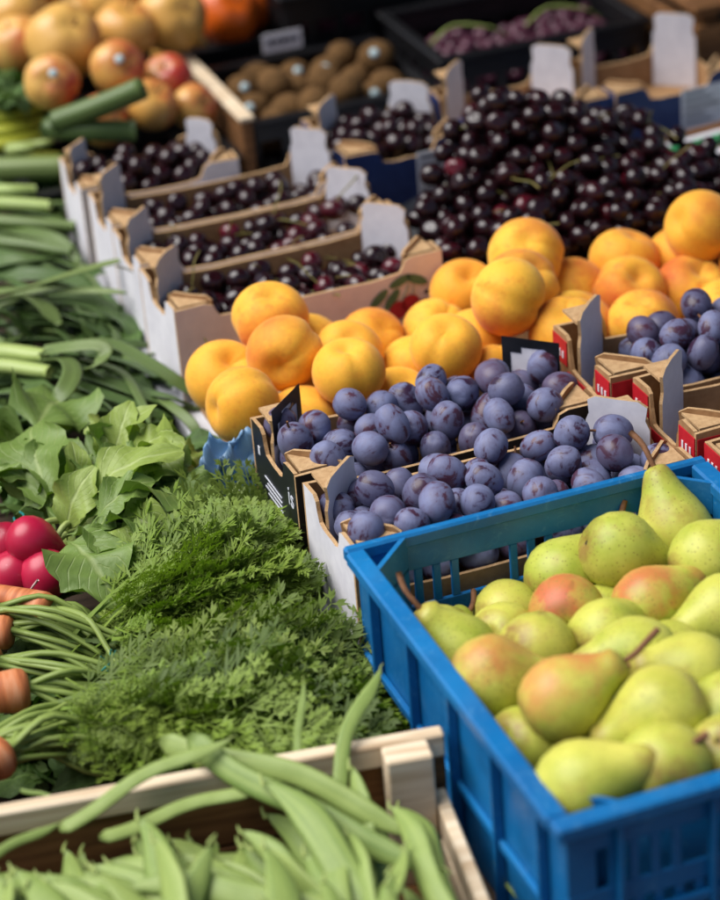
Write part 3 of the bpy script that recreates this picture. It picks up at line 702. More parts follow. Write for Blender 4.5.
# ------------------------------------------------------------------ pears
def pear_mesh(R, L, seed):
    rg = random.Random(seed); nk = rg.uniform(.34, .44)
    prof = [(0, -.86), (.07, -.90), (.2, -.955), (.42, -.93), (.68, -.78), (.88, -.52), (.985, -.2), (1.0, .05), (.94, .32), (.80, .62), (.64, .9), (.52, 1.12), (.44, 1.32), (nk, 1.5), (.27, 1.62), (.13, 1.67), (.05, 1.655), (0, 1.64)]
    k = L/2.6
    bx_, by_ = rg.uniform(-.06, .06), rg.uniform(-.06, .06)
    me = lathe([(r*R, z*R*(1 if z < 0 else k/1.0)) for r, z in prof], 30)
    for v_ in me.vertices:
        z = v_.co.z/R
        v_.co.x += bx_*R*max(0, z)**1.5; v_.co.y += by_*R*max(0, z)**1.5
        a = math.atan2(v_.co.y, v_.co.x); s_ = 1+.025*math.cos(2*a+seed)+.015*math.cos(3*a+z*2); v_.co.x *= s_; v_.co.y *= s_
    me.materials.append(M['pear_skin']); return me, Vector((bx_*R*(1.64*k)**1.5, by_*R*(1.64*k)**1.5, 1.63*R*k))
pear_m = [pear_mesh(.0305, L_, i) for i, L_ in enumerate((2.5, 2.7, 2.2, 2.6, 2.35))]
pst = [tube([(0, 0, -.004), (.001*a, 0, .008), (.005*a, .002, .020), (.013*a, .003, .031)], .0021, .0026, 7, 9) for a in (1, -1)]
for me in pst: me.materials.append(M['stem_brown'])
calyx_m = lathe([(0, .0005), (.0045, -.001), (.0062, -.0002), (.0045, .0012), (0, .0016)], 10); calyx_m.materials.append(M['calyx'])
# u, v, z, neck direction in the picture (du, dv) plus depth tilt (towards viewer > 0), blush, greenness, scale, mesh
PR = [(614,567,.118,(.9,.25,-.25),.05,.2,1.08,0),(564,559,.108,(.7,-.6,-.4),.05,.5,1.05,1),(641,538,.108,(.5,-.3,-.75),.0,.2,1.02,2),(694,536,.112,(-.4,-1,.0),.0,.2,1.08,1),(511,607,.085,(.7,-.3,-.6),.1,.5,1.0,2),
 (565,617,.110,(.1,-.35,-.9),.95,.1,1.02,4),(651,606,.122,(.85,-.5,-.25),.95,.1,1.02,3),(440,653,.118,(-.75,-.75,.2),.05,.4,.98,0),(508,634,.10,(.5,.2,-.8),.3,.0,.95,2),(543,652,.118,(.75,.2,-.5),.1,.1,1.03,4),
 (485,688,.135,(1,-.08,.1),.75,.0,1.1,2),(572,709,.145,(.8,-.5,.05),1.0,.0,1.06,0),(640,660,.135,(-.9,.12,.3),.05,.1,1.05,3),(620,634,.118,(.7,-.4,-.5),.05,.1,1.03,4),(697,682,.138,(-.95,-.08,.25),.05,.3,1.02,0),
 (712,624,.125,(-.85,.4,.3),.1,.2,1.02,1),(712,563,.125,(.8,-.5,-.2),.0,.2,1.05,0),(658,720,.142,(-.9,.4,.0),.08,.15,1.12,0),(560,792,.148,(.9,-.42,.15),.05,.1,1.1,1),(686,790,.146,(-.1,-.35,-.9),.05,.15,1.1,2),
 (514,752,.115,(.6,.3,-.6),.05,.3,1.04,2),(712,716,.138,(-.5,.5,.5),.05,.25,1.0,4),(452,637,.10,(.6,-.4,-.7),.05,.5,.95,2),(680,582,.10,(.5,-.4,-.7),.05,.6,.95,2),(738,764,.135,(.3,.4,-.6),.1,.2,1.0,4),(600,600,.100,(.5,-.3,-.7),.05,.4,.95,2),(470,720,.10,(.5,.3,-.7),.05,.5,.95,2),(672,645,.118,(.6,-.3,-.6),.05,.3,.98,4),(605,745,.12,(.6,-.4,-.6),.05,.4,.95,2),(740,690,.12,(.5,.2,-.6),.1,.2,1.0,4),(630,775,.105,(.5,.2,-.6),.0,.6,.95,2)]
qq = np.array([list(P(r_[0], r_[1], r_[2])) for r_ in PR])
qq = relax(qq, .0278, it=50, xr=(.010, .290), yr=(.016, .388), keep=.12)
def add_pear(p_, ax, bl, gr, sc_, mi, label, group):
    me, tip = pear_m[mi]; o = obj('pear', me, None, None, p_)
    q = ax.to_track_quat('Z', 'Y') @ Matrix.Rotation(rnd.uniform(0, 6.28) if bl < .5 else -.4, 3, 'Z').to_quaternion()
    o.rotation_euler = q.to_euler(); o.scale = (sc_,)*3; o.color = (bl, gr, 0, 1); tag(o, label, 'pear', group)
    so = obj('stem', pst[mi % 2], None, o, tip); obj('calyx', calyx_m, None, o, (0, 0, -.0272)); return o
PL = {3: 'green pear with its stem standing up in the crate corner beside the red-edged trays', 7: 'slim green pear with its stem reaching toward the crate side by the carrot tops', 19: 'green pear showing its dark blossom end beside the crate corner', 18: 'green pear lying against the crate corner with its stem end turned away from it',
 5: 'faintly red pear between green pears near the slotted back wall', 6: 'red-blushed pear tucked below the big green pears at the slotted back wall', 10: 'yellow pear with an orange cheek lying against the solid crate side', 11: 'brightest red-cheeked pear in the crate, lying on its side', 0: 'big smooth green pear on top by the slotted back wall', 17: 'largest green pear, lying between the brightest red one and the crate corner'}
rtv, upv, fwv = Vector(RT), Vector(UP), Vector(_f)
for r_, p_ in zip(PR, qq):
    a, b_, c_ = r_[3]; ax = (rtv*a-upv*b_-fwv*c_).normalized()
    lab = ('red-blushed pear among green pears in the blue crate', 'red-blushed pears in the crate') if r_[4] > .5 else ('yellow-green pear without blush in the blue crate', 'green pears in the crate')
    ip = PR.index(r_)
    if ip in PL: lab = (PL[ip], None)
    add_pear(p_ - np.array(ax)*.004, ax, r_[4], r_[5], r_[6], r_[7], *lab)
low = pack(24, .032, .010, .290, .010, .388, FL(.012), 61, pre=qq)
for p_ in low:
    if p_[2] > .095: continue
    ax = Vector((rnd.uniform(-1, 1), rnd.uniform(-1, 1), rnd.uniform(-.1, .4))).normalized(); add_pear(p_, ax, 0, .5, .93, 2, 'yellow-green pear lying deep in the blue crate', 'pears at the bottom of the crate')

# ------------------------------------------------------------------ far crates and fruit
def dark_crate(x0, x1, y0, y1, h, label, slot=True, name='plastic_crate', mat_='black_plastic'):
    e = empty(name, (x0, y0, .0005)); tag(e, label, 'crate'); W, D = x1-x0, y1-y0; t = .005
    def wall(L, M4):
        B = [(0, L, 0, t, 0, h*.3), (0, L, 0, t, h*.8, h)]; n = max(3, int(L/.035)); st = L/n
        for k in range(n+1): B.append((max(0, k*st-.006), min(L, k*st+.006), .0003, t-.0003, h*.3-.0002, h*.8+.0002))
        me = boxes(B, .0008); me.transform(M4); obj('wall', me, M[mat_], e)
    wall(W, Matrix.Identity(4)); wall(W, Matrix.Translation((0, D-t, 0)))
    wall(D-2*t, Matrix.Translation((t, t, 0)) @ Matrix.Rotation(math.pi/2, 4, 'Z')); wall(D-2*t, Matrix.Translation((W, t, 0)) @ Matrix.Rotation(math.pi/2, 4, 'Z'))
    obj('rim', boxes([(-.008, W+.008, -.008, t+.002, h, h+.008), (-.008, W+.008, D-t-.002, D+.008, h, h+.008), (-.008, t+.002, t+.003, D-t-.003, h, h+.008), (W-t-.002, W+.008, t+.003, D-t-.003, h, h+.008)], .002), M[mat_], e)
    obj('base', boxes([(t+.0005, W-t-.0005, t+.0005, D-t-.0005, .001, .008)], 0), M[mat_], e)
    return e
ca = dark_crate(-.02, .225, 1.42, 1.70, .085, 'black plastic crate holding the red-cheeked apples')
ca2 = dark_crate(-.02, .36, 1.725, 2.08, .11, 'black plastic crate under the far yellow apples')
ck = dark_crate(.262, .490, 1.455, 1.66, .105, 'black plastic crate holding brown kiwis')
cg = dark_crate(.508, .78, 1.46, 1.66, .135, 'black plastic crate beside the kiwis holding dark grapes')
cg2 = dark_crate(.385, .80, 1.69, 1.98, .17, 'tall black plastic crate behind the kiwis')
pk = empty('wooden_divider', (.2435, 1.42, .0005)); tag(pk, 'brown wooden slat standing between the apple crate and the kiwi crate', 'slat')
obj('board', boxes([(-.007, .007, 0, .25, 0, .128)], .002), M['brown_wood'], pk)
obj('cap', boxes([(-.009, .009, -.002, .252, .1283, .134)], .001), M['pale_wood'], pk)
wc = empty('wooden_crate', (.80, 1.36, .0005)); tag(wc, 'brown wooden slatted box behind the empty blue trays', 'crate')
for k in range(3): obj('slat', boxes([(0, .45, 0, .012, .012+k*.05, .055+k*.05)], .002), M['brown_wood'], wc)
for k in range(3): obj('slat', boxes([(0, .012, .0125, .60, .012+k*.05, .055+k*.05)], .002), M['brown_wood'], wc)
for x_ in (.0125, .425): obj('corner_post', boxes([(x_, x_+.024, .0125, .036, 0, .17)], .002), M['brown_wood'], wc)
obj('lid', boxes([(-.004, .454, -.004, .62, .1705, .182)], .002), M['brown_wood'], wc)
# price card on the back crate
cl = obj('price_card', boxes([(-.026, .026, -.0012, 0, 0, .024)], 0), M['grey_print'], None, (.365, 1.689, .118)); tag(cl, 'small pale grey card with a line of print above the kiwis', 'card')
cl.location = PY(283, 50, 1.655); cl.rotation_euler = (0, 0, .0)
for k, (a, b_) in enumerate(((-.02, -.012), (-.010, -.004), (-.002, .007), (.009, .013), (.015, .02))): obj('printed_mark', boxes([(a, b_, -.0018, -.0013, .009, .017)], 0), M['ink'], cl)
# green and white paper by the blue tray
pa = empty('printed_paper', (.70, 1.166, SH+.0022), .12); tag(pa, 'green and white printed paper lying beside the loose cherry heap', 'paper')
pa.location = (.650, 1.150, SH+.0436)
obj('sheet', boxes([(-.0, .17, -.03, .05, 0, .0012)], 0), M['white_print'], pa); obj('green_stripe', boxes([(.004, .166, -.012, .018, .0014, .002)], 0), M['green_print'], pa); obj('brown_stripe', boxes([(.004, .166, .030, .048, .0014, .002)], 0), M['brown_wood'], pa)

apple_m = [round_fruit(.040, 16, 26, .88, .24, .12, 0, 0, .02, .34), round_fruit(.042, 16, 26, .95, .18, .1, 0, 0, .03, .3)]
for me in apple_m: me.materials.append(M['apple_skin'])
ast = tube([(0, 0, 0), (.002, 0, .008), (.004, .001, .016)], .0013, .0016, 5, 5); ast.materials.append(M['stem_brown'])
def disc_sticker(par, R, d, r=.0065):
    d = d.normalized(); q = d.to_track_quat('Z', 'Y'); me = lathe([(0, -.0004), (r, -.0006), (r, .0002), (0, .0006)], 14); o = obj('sticker', me, M['sticker'], par, d*(R+.0003)); o.rotation_euler = q.to_euler(); return o
AP = [ # u,v,Y,scale,blush,orange,mesh,sticker
 (62,42,1.62,1.12,.15,0,1,0),(125,30,1.66,1.0,.35,.1,0,0),(172,18,1.68,1.05,.1,0,1,0),(52,82,1.53,.84,.55,0,0,1),(118,68,1.54,.86,.75,0,0,1),(170,80,1.55,.76,.9,0,0,0),(150,108,1.48,.8,.55,.1,0,0),(112,118,1.47,.8,.9,0,0,0),
 (18,18,1.74,1.0,.1,0,1,0),(75,5,1.80,1.05,.2,0,1,0),(110,0,1.78,1.0,.1,0,1,0),(148,-8,1.82,1.05,.1,0,1,0),(222,10,1.76,1.0,.3,1,1,0),(250,-2,1.80,1.05,.3,1,1,0),(20,45,1.66,.9,.3,0,1,0),(200,-5,1.80,1.0,.2,.3,1,0),(40,-5,1.82,1.0,.2,0,1,0),(5,-8,1.86,1.0,.2,0,1,0),(285,-4,1.85,1.0,.2,.4,1,0),(300,-12,1.9,1.0,.2,.2,1,0),(185,104,1.50,.72,.7,0,0,0)]
pa_ = np.array([list(PY(r_[0], r_[1], r_[2])) for r_ in AP]); pa_ = relax(pa_, .033, it=50, zmin=.045, keep=.1)
for i, (r_, p_) in enumerate(zip(AP, pa_)):
    o = obj('apple' if r_[5] < .9 else 'persimmon', apple_m[r_[6]], None, None, p_); ax = Vector((rnd.uniform(-.6, .6), rnd.uniform(-.9, -.1), rnd.uniform(.1, .9))); o.rotation_euler = ax.to_track_quat('Z', 'Y').to_euler()
    o.scale = (r_[3],)*3; o.color = (r_[4], r_[5], 0, 1)
    if r_[5] > .9: tag(o, 'glossy deep orange round fruit beside the yellow apples', 'fruit', 'orange fruit by the apples')
    elif r_[7]: tag(o, 'red-cheeked apple with a white sticker, '+('near the leafy greens' if r_[0] < 80 else 'above the leek ends'), 'apple', 'apples with stickers')
    elif r_[4] > .6: tag(o, 'red-cheeked apple without sticker in the black crate', 'apple', 'red-cheeked apples')
    else: tag(o, 'large yellow apple in the far heap', 'apple', 'yellow apples')
    obj('stem', ast, None, o, (0, 0, .026))
    if r_[7]:
        dv = (Vector(CAM)-Vector(p_)).normalized()+Vector((.1, 0, .35)); disc_sticker(o, .0395, o.rotation_euler.to_matrix().inverted() @ dv)
sup = pack(26, .0375, -.01, .22, 1.43, 1.69, FL(.009), 71, pre=pa_)
sup2 = pack(40, .0375, -.01, .35, 1.735, 2.07, FL(.009), 72, pre=np.vstack([pa_, sup]))
for p_ in list(sup)+list(sup2):
    if p_[2] > (.10 if p_[1] < 1.7 else .125): continue
    o = obj('apple', apple_m[0], None, None, p_); o.color = (.8 if p_[1] < 1.7 else .2, 0, 0, 1); o.rotation_euler = rquat(rnd)[0]
    tag(o, 'apple low in the black crates' , 'apple', 'apples under the heap')
kiwi_m = round_fruit(.0205, 14, 20, 1.2, .05, .05, 0); kiwi_m.materials.append(M['kiwi_skin'])
kp = pack(34, .0212, .27, .482, 1.464, 1.652, FL(.045), 81)
obj('insert', boxes([(.0055, .222, .0055, .199, .0085, .0445)], 0), M['black_plastic'], ck)
for i, p_ in enumerate(kp):
    o = obj('kiwi', kiwi_m, None, None, p_); ax = Vector((rnd.uniform(-1, 1), rnd.uniform(-1, 1), rnd.uniform(-.2, .5))); o.rotation_euler = ax.to_track_quat('Z', 'Y').to_euler(); st_ = rnd.random() < .4
    tag(o, 'brown kiwi with a pale sticker in the black crate' if st_ else 'plain brown kiwi in the black crate', 'kiwi', 'kiwis with stickers' if st_ else 'plain kiwis')
    if st_:
        dv = (Vector(CAM)-Vector(p_)).normalized()+Vector((rnd.uniform(-.3, .3), 0, .3)); d_ = (o.rotation_euler.to_matrix().inverted() @ dv).normalized(); Rl = 1/math.sqrt((d_.x**2+d_.y**2)/.0205**2+d_.z**2/.0246**2); disc_sticker(o, Rl, d_, .006)
grape_m = round_fruit(.0095, 9, 12, 1.15, .05, .03, 0); grape_m.materials.append(M['grape_skin'])
def grapes(cx, cy, z0, sx, sy, hgt, n, label, seed):
    e = empty('grape_bunch', (cx, cy, z0)); tag(e, label, 'grapes', 'bunches of dark grapes')
    S = pack(n, .0088, -sx, sx, -sy, sy, gauss_floor(0, hgt, 0, 0, sx*.7, sy*.7), seed)
    for p_ in S:
        o = obj('grape', grape_m, None, e, p_); o.rotation_euler = rquat(rnd)[0]
    obj('stalk', tube([(-sx*.8, 0, hgt+.02), (-sx*.2, .01, hgt+.035), (sx*.5, -.01, hgt+.03), (sx*.9, .0, hgt+.012)], .002, .0015, 5, 10), M['carrot_stem'], e)
    me = lathe([(0, 0), (sx*.95, .0005), (sx*.8, hgt*.5), (sx*.3, hgt*.95), (0, hgt)], 16)
    obj('core', me, M['grape_skin'], e).scale = (1, sy/sx, .9)
obj('insert', boxes([(.0055, .266, .0055, .194, .0085, .075)], 0), M['black_plastic'], cg)
obj('insert', boxes([(.0055, .409, .0055, .284, .0085, .115)], 0), M['black_plastic'], cg2)
grapes(.47, 1.76, .116, .075, .06, .05, 90, 'bunch of dark purple grapes nearest the kiwis in the tall black crate', 91)
grapes(.61, 1.80, .116, .075, .06, .05, 80, 'bunch of dark purple grapes deep in the tall black crate', 92)
grapes(.58, 1.56, .076, .06, .07, .03, 80, 'bunch of dark grapes in the crate beside the kiwis', 93)
grapes(.71, 1.56, .076, .06, .07, .03, 80, 'bunch of dark grapes in the crate near the brown wooden box', 94)

# ------------------------------------------------------------------ greens
def uvgrid(me, nu, nv):
    pass
def strap(pts, w0, w1, th=.0016, fold=.25, n=10, samples=22, wave=0.0, seed=0, mat_='leek_leaf', parent=None, name='leaf', tw=0.0, gr=None, endw=.25):
    rg = random.Random(seed); q = spline(pts, samples); ph = rg.uniform(0, 6)
    wd = []; tt = []
    for i in range(samples):
        t = i/(samples-1); w_ = w0+(w1-w0)*t
        w_ *= 1-(1-endw)*max(0, (t-.8)/.2)**2; wd.append(w_); tt.append(th if isinstance(th, float) else th[0]+(th[1]-th[0])*t)
        if wave: q[i] = q[i]+Vector((0, 0, wave*math.sin(t*9+ph)))
    twl = [tw*math.sin(ph+2.5*i/(samples-1)) for i in range(samples)]
    V, F = sweep(q, wd, tt, n, fold=fold, twist=twl)
    me = mesh(V, F, True); uv = me.uv_layers.new(name='UVMap')
    for pl in me.polygons:
        for li in pl.loop_indices:
            vi = me.loops[li].vertex_index; uv.data[li].uv = (.5+.5*math.cos(2*math.pi*(vi % n)/n), (vi//n)/samples)
    o = obj(name, me, M[mat_], parent); o.color = (0, rg.uniform(0, .35) if gr is None else gr, 0, 1)
    if parent is not None: o.matrix_parent_inverse = Matrix.Translation(parent.location).inverted()
    return o
def blade(length, width, seed, petiole=.18, lobes=0.0, curl=.25, wavy=.1, round_=.75):
    """broad leaf along +Y, face up +Z; returns mesh with UV"""
    rg = random.Random(seed); nu, nv = 20, 12; V = []; UVs = []; p1, p2, p3 = (rg.uniform(0, 6) for _ in range(3)); droop = rg.uniform(.3, 1.0)*curl
    for i in range(nu+1):
        t = i/nu
        if t < petiole: w_ = .035+.02*t/petiole
        else:
            s = (t-petiole)/(1-petiole); w_ = max(.03, (math.sin(math.pi*min(1, s**round_*.93+.05)))**.75)
            w_ *= .55+.45*min(1, s/.45) if lobes else 1
            if lobes: w_ *= 1-lobes*.5*(1+math.cos(s*26+p1))*max(0, .75-s)
        w_ *= width*.5
        for j in range(nv+1):
            a = 2*j/nv-1; x_ = a*w_; y_ = t*length
            ez = .22*abs(a)**1.6*w_ + wavy*w_*abs(a)**2*math.sin(t*13+p2+a*2.0)+.06*w_*math.sin(t*23+p3+a*5)
            x_ *= 1+.09*math.sin(t*31+p1+a*3)*abs(a)+.05*math.sin(t*57+p2)*abs(a); ez += .045*w_*math.sin(t*41+a*7+p1)*abs(a)
            zz = ez+length*(curl*1.0*t*(1-t)*1.6-droop*t**3*.55)
            V.append((x_+.03*length*math.sin(t*4+p3), y_*(1-.1*t*droop), zz)); UVs.append((j/nv, t))
    F = [(i*(nv+1)+j, i*(nv+1)+j+1, (i+1)*(nv+1)+j+1, (i+1)*(nv+1)+j) for i in range(nu) for j in range(nv)]
    me = mesh(V, F, True); uv = me.uv_layers.new(name='UVMap')
    for pl in me.polygons:
        for li in pl.loop_indices: uv.data[li].uv = UVs[me.loops[li].vertex_index]
    return me
def place(o, base, tip, roll=0.0, parent=None):
    """local +Y from base to tip"""
    base = Vector(base); tip = Vector(tip); y = (tip-base); L = y.length; y.normalize(); x = y.cross(Vector((0, 0, 1)))
    if x.length < 1e-3: x = Vector((1, 0, 0))
    x.normalize(); z = x.cross(y)
    R3 = Matrix((x, y, z)).transposed() @ Matrix.Rotation(roll, 3, 'Y')
    off = parent.location if parent is not None else Vector((0, 0, 0))
    o.location = base-off; o.rotation_euler = R3.to_euler(); return L

# radish bunches ----------------------------------------------------------------
rad_m = [lathe([(r*.0205, z*.0205) for r, z in [(0, -1.75), (.025, -1.7), (.045, -1.3), (.10, -1.08), (.34, -.95), (.7, -.72), (.93, -.36), (1, 0), (.96, .35), (.78, .68), (.5, .88), (.25, .96), (0, .96)]], 24)]
rad_m.append(lathe([(r*.019, z*.0205) for r, z in [(0, -2.9), (.03, -2.7), (.08, -2.1), (.2, -1.6), (.45, -1.15), (.72, -.75), (.93, -.36), (1, 0), (.96, .35), (.78, .68), (.5, .88), (.25, .96), (0, .96)]], 24))
for me in rad_m: me.materials.append(M['radish_skin'])
rb = empty('radish_bunch', P(40, 585, .0)); tag(rb, 'bunch of pink-red radishes with large green leaves beside the carrots', 'radishes')
def rpart(o, par): o.location = Vector(o.location)-par.location; return o
for (u_, v_, z_, ax, mi, sc_) in ((46,574,.062,(.5,.75,.5),0,1.12),(14,575,.058,(.6,.3,.6),0,1.1),(6,545,.075,(.6,.5,.5),0,1.0),(32,541,.085,(-.55,.15,.4),1,1.15),(42,592,.035,(.4,.6,.5),0,1.0),(-8,560,.06,(.6,.3,.6),0,1.0)):
    o = obj('radish', rad_m[mi], None, rb, P(u_, v_, z_)); rpart(o, rb); o.rotation_euler = Vector(ax).to_track_quat('Z', 'Y').to_euler(); o.scale = (sc_,)*3
for pth in ([(34,588,.05),(30,600,.045),(24,610,.03)],[(38,580,.085),(30,592,.07),(35,606,.05)]):
    o = obj('root_hair', tube([P(*q_) for q_ in pth], .0012, .0004, 5, 8), M['root_hair'], rb); o.matrix_parent_inverse = Matrix.Translation(rb.location).inverted()
RL = [ # base px(z), tip px(z), width ratio, young, roll
 ((110,470,.10),(130,403,.15),.50,1,.3),((120,470,.10),(148,404,.15),.46,1,-.3),((105,470,.10),(106,428,.135),.6,1,.6),((130,470,.11),(172,428,.135),.55,1,.1),((115,465,.11),(160,440,.13),.6,1,-.2),((80,520,.09),(172,445,.14),.42,.8,.1),((70,535,.08),(185,455,.12),.5,.3,.2),
 ((75,540,.07),(225,525,.075),.5,.1,.1),((78,520,.09),(215,500,.11),.5,.15,-.3),((70,540,.09),(108,592,.085),.72,.25,.1),((65,535,.09),(140,560,.085),.65,.2,-.2),((75,540,.08),(190,575,.075),.55,.1,.2),((80,530,.07),(235,545,.06),.5,.05,0),
 ((60,530,.07),(60,430,.12),.5,.3,.2),((55,530,.07),(28,420,.13),.5,.35,-.4),((50,530,.06),(5,440,.12),.5,.3,-.2),((55,525,.06),(40,470,.11),.6,.2,.4),((40,500,.05),(-10,470,.12),.5,.2,0),((66,540,.07),(90,470,.13),.55,.6,.6),((70,530,.06),(180,470,.085),.5,.1,-.3),
 ((70,545,.06),(165,600,.05),.5,.0,0),((66,530,.07),(75,445,.135),.42,.6,1.0),((60,520,.05),(190,480,.06),.45,.0,.3),((90,525,.1),(150,480,.13),.55,.3,.3),((100,520,.09),(165,530,.10),.7,.15,-.15),((95,540,.08),(120,505,.11),.8,.1,.2)]
for _k in range(26):
    _u = rnd.uniform(85, 160); _v = rnd.uniform(460, 555); _z = .10-.0004*abs(_v-480)+rnd.uniform(-.03, .012); _a = rnd.gauss(.35, .7); _l = rnd.uniform(45, 80)
    RL.append(((_u, _v, _z), (_u+_l*math.cos(_a), _v-_l*.6*math.sin(_a)+8, max(.03, _z-rnd.uniform(.0, .03))), rnd.uniform(.5, .8), rnd.uniform(0, .4), rnd.gauss(0, .5)))
for _k in range(64):
    _u = rnd.uniform(90, 172); _v = rnd.uniform(450, 570); _z = .115-.0005*abs(_v-470)-.0002*max(0, _u-120)+rnd.uniform(-.025, .01); _a = rnd.gauss(.5, .9); _l = rnd.uniform(30, 52)
    RL.append(((_u, _v, _z), (_u+_l*math.cos(_a), _v-_l*.6*math.sin(_a)+6, max(.03, _z+rnd.uniform(-.03, .012))), rnd.uniform(.6, .95), rnd.uniform(.1, .85), rnd.gauss(0, .6)))
for _k in range(14):
    _u = rnd.uniform(-20, 45); _v = rnd.uniform(430, 520); _z = .085+rnd.uniform(-.03, .02); _a = rnd.gauss(1.4, .9); _l = rnd.uniform(45, 75)
    RL.append(((_u, _v, _z), (_u+_l*math.cos(_a), _v-_l*.6*math.sin(_a), _z+rnd.uniform(-.02, .03)), rnd.uniform(.5, .8), rnd.uniform(0, .4), rnd.gauss(0, .5)))
for i, (a, b_, wr, yg, ro) in enumerate(RL):
    A, B = P(*a), P(*b_); L = (B-A).length*1.06; me = blade(L, L*wr*1.2, 300+i, .16, .5, .35, .34, .8) if wr < .6 or i < 26 else blade(L*1.1, L*min(.8, wr*1.05), 300+i, .2, 0.0, .4, .4, .62)
    o = obj('leaf', me, M['young_leaf'] if yg > .55 else M['radish_leaf'], rb); place(o, A, B, ro, rb); o.color = (0, yg*.6, 0, 1)
for (a, b_) in (((52,548,.075),(78,520,.085)),((45,560,.06),(80,530,.075)),((20,540,.08),(75,520,.08))):
    strap([P(*a), (P(*a)+P(*b_))/2+Vector((0, 0, .008)), P(*b_)], .003, .003, .003, 0, 6, 8, mat_='radish_stem', parent=rb, name='stem')
o = obj('tie', tube([P(14,518,.085), P(18,526,.095), P(24,516,.09), P(20,512,.085)], .0012, .0012, 5, 10), M['teal_tie'], rb); o.matrix_parent_inverse = Matrix.Translation(rb.location).inverted()

# carrots -------------------------------------------------------------------------
def frond_mesh(seed):
    """feathery carrot leaf along +Y, length 1"""
    rg = random.Random(seed); V, F = [], []
    def quad(a, d, L, wd, nrm):
        s = d.cross(nrm).normalized()*wd; n = len(V); V.extend([a, a+d*(L*.5)+s, a+d*L, a+d*(L*.5)-s]); F.append((n, n+1, n+2, n+3))
    def stalk(a, b_, wd):
        d = (b_-a); s = d.cross(Vector((0, 0, 1))).normalized()*wd; n = len(V); V.extend([a-s, a+s, b_+s*.6, b_-s*.6]); F.append((n, n+1, n+2, n+3))
    np_ = 10; c1_, c2_ = rg.uniform(-.12, .12), rg.uniform(.15, .4)
    ctr = lambda t: Vector((c1_*math.sin(t*2.5), t, c2_*t*(1-t)-.10*t*t))
    for i in range(10): stalk(ctr(i/10), ctr((i+1)/10), .010*(1.2-i/10))
    for i in range(np_):
        t = .22+.76*i/(np_-1); L = .30*(1-.75*abs((t-.42))**1.1/.58)*rg.uniform(.75, 1.1)
        for sgn in (-1, 1):
            ang = rg.uniform(.65, .95); d = Vector((sgn*math.sin(ang), math.cos(ang), rg.uniform(-.25, .35))).normalized(); a = ctr(t); b_ = a+d*L
            stalk(a, b_, .0035); nrm = Vector((rg.uniform(-.4, .4), rg.uniform(-.4, .4), 1)).normalized(); m_ = max(4, int(L*20))
            for k in range(m_):
                tt = .25+.75*k/(m_-1); q = a.lerp(b_, tt); l2 = .075*(1-.55*tt)*rg.uniform(.8, 1.3)*(.5+L/.35)
                for s2 in (-1, 1):
                    d2 = (d*.75+d.cross(nrm)*s2*.8+nrm*rg.uniform(-.35, .45)).normalized(); quad(q, d2, l2*1.5, .0075, nrm)
                    for fr, ll in ((.3, .6), (.6, .5)):
                        d3 = (d*1.2+d.cross(nrm)*s2*.3+nrm*rg.uniform(-.2, .4)).normalized(); quad(q+d2*l2*fr, d3, l2*ll*1.45, .0062, nrm)
                    d3 = (d*-.1+d.cross(nrm)*s2*1.2+nrm*rg.uniform(-.2, .4)).normalized(); quad(q+d2*l2*.45, d3, l2*.75, .0055, nrm)
    for k in range(5):
        d2 = Vector((rg.uniform(-.6, .6), 1, rg.uniform(-.2, .3))).normalized(); quad(ctr(.97), d2, .07, .011, Vector((0, 0, 1)))
    me = mesh(V, F); me.materials.append(M['frond']); return me
frm = [frond_mesh(500+i) for i in range(9)]
car_m = lathe([(r*.0155, z*.0155) for r, z in [(0, -7), (.1, -6.8), (.3, -5.5), (.55, -4), (.78, -2.2), (.95, -.8), (1, -.2), (.93, .12), (.7, .3), (.4, .34), (0, .28)]], 18, lambda r, z, a: (r*(1+.012*math.sin(z*900+a)+.012*math.sin(z*2300+2*a)), z)); car_m.materials.append(M['carrot_skin'])
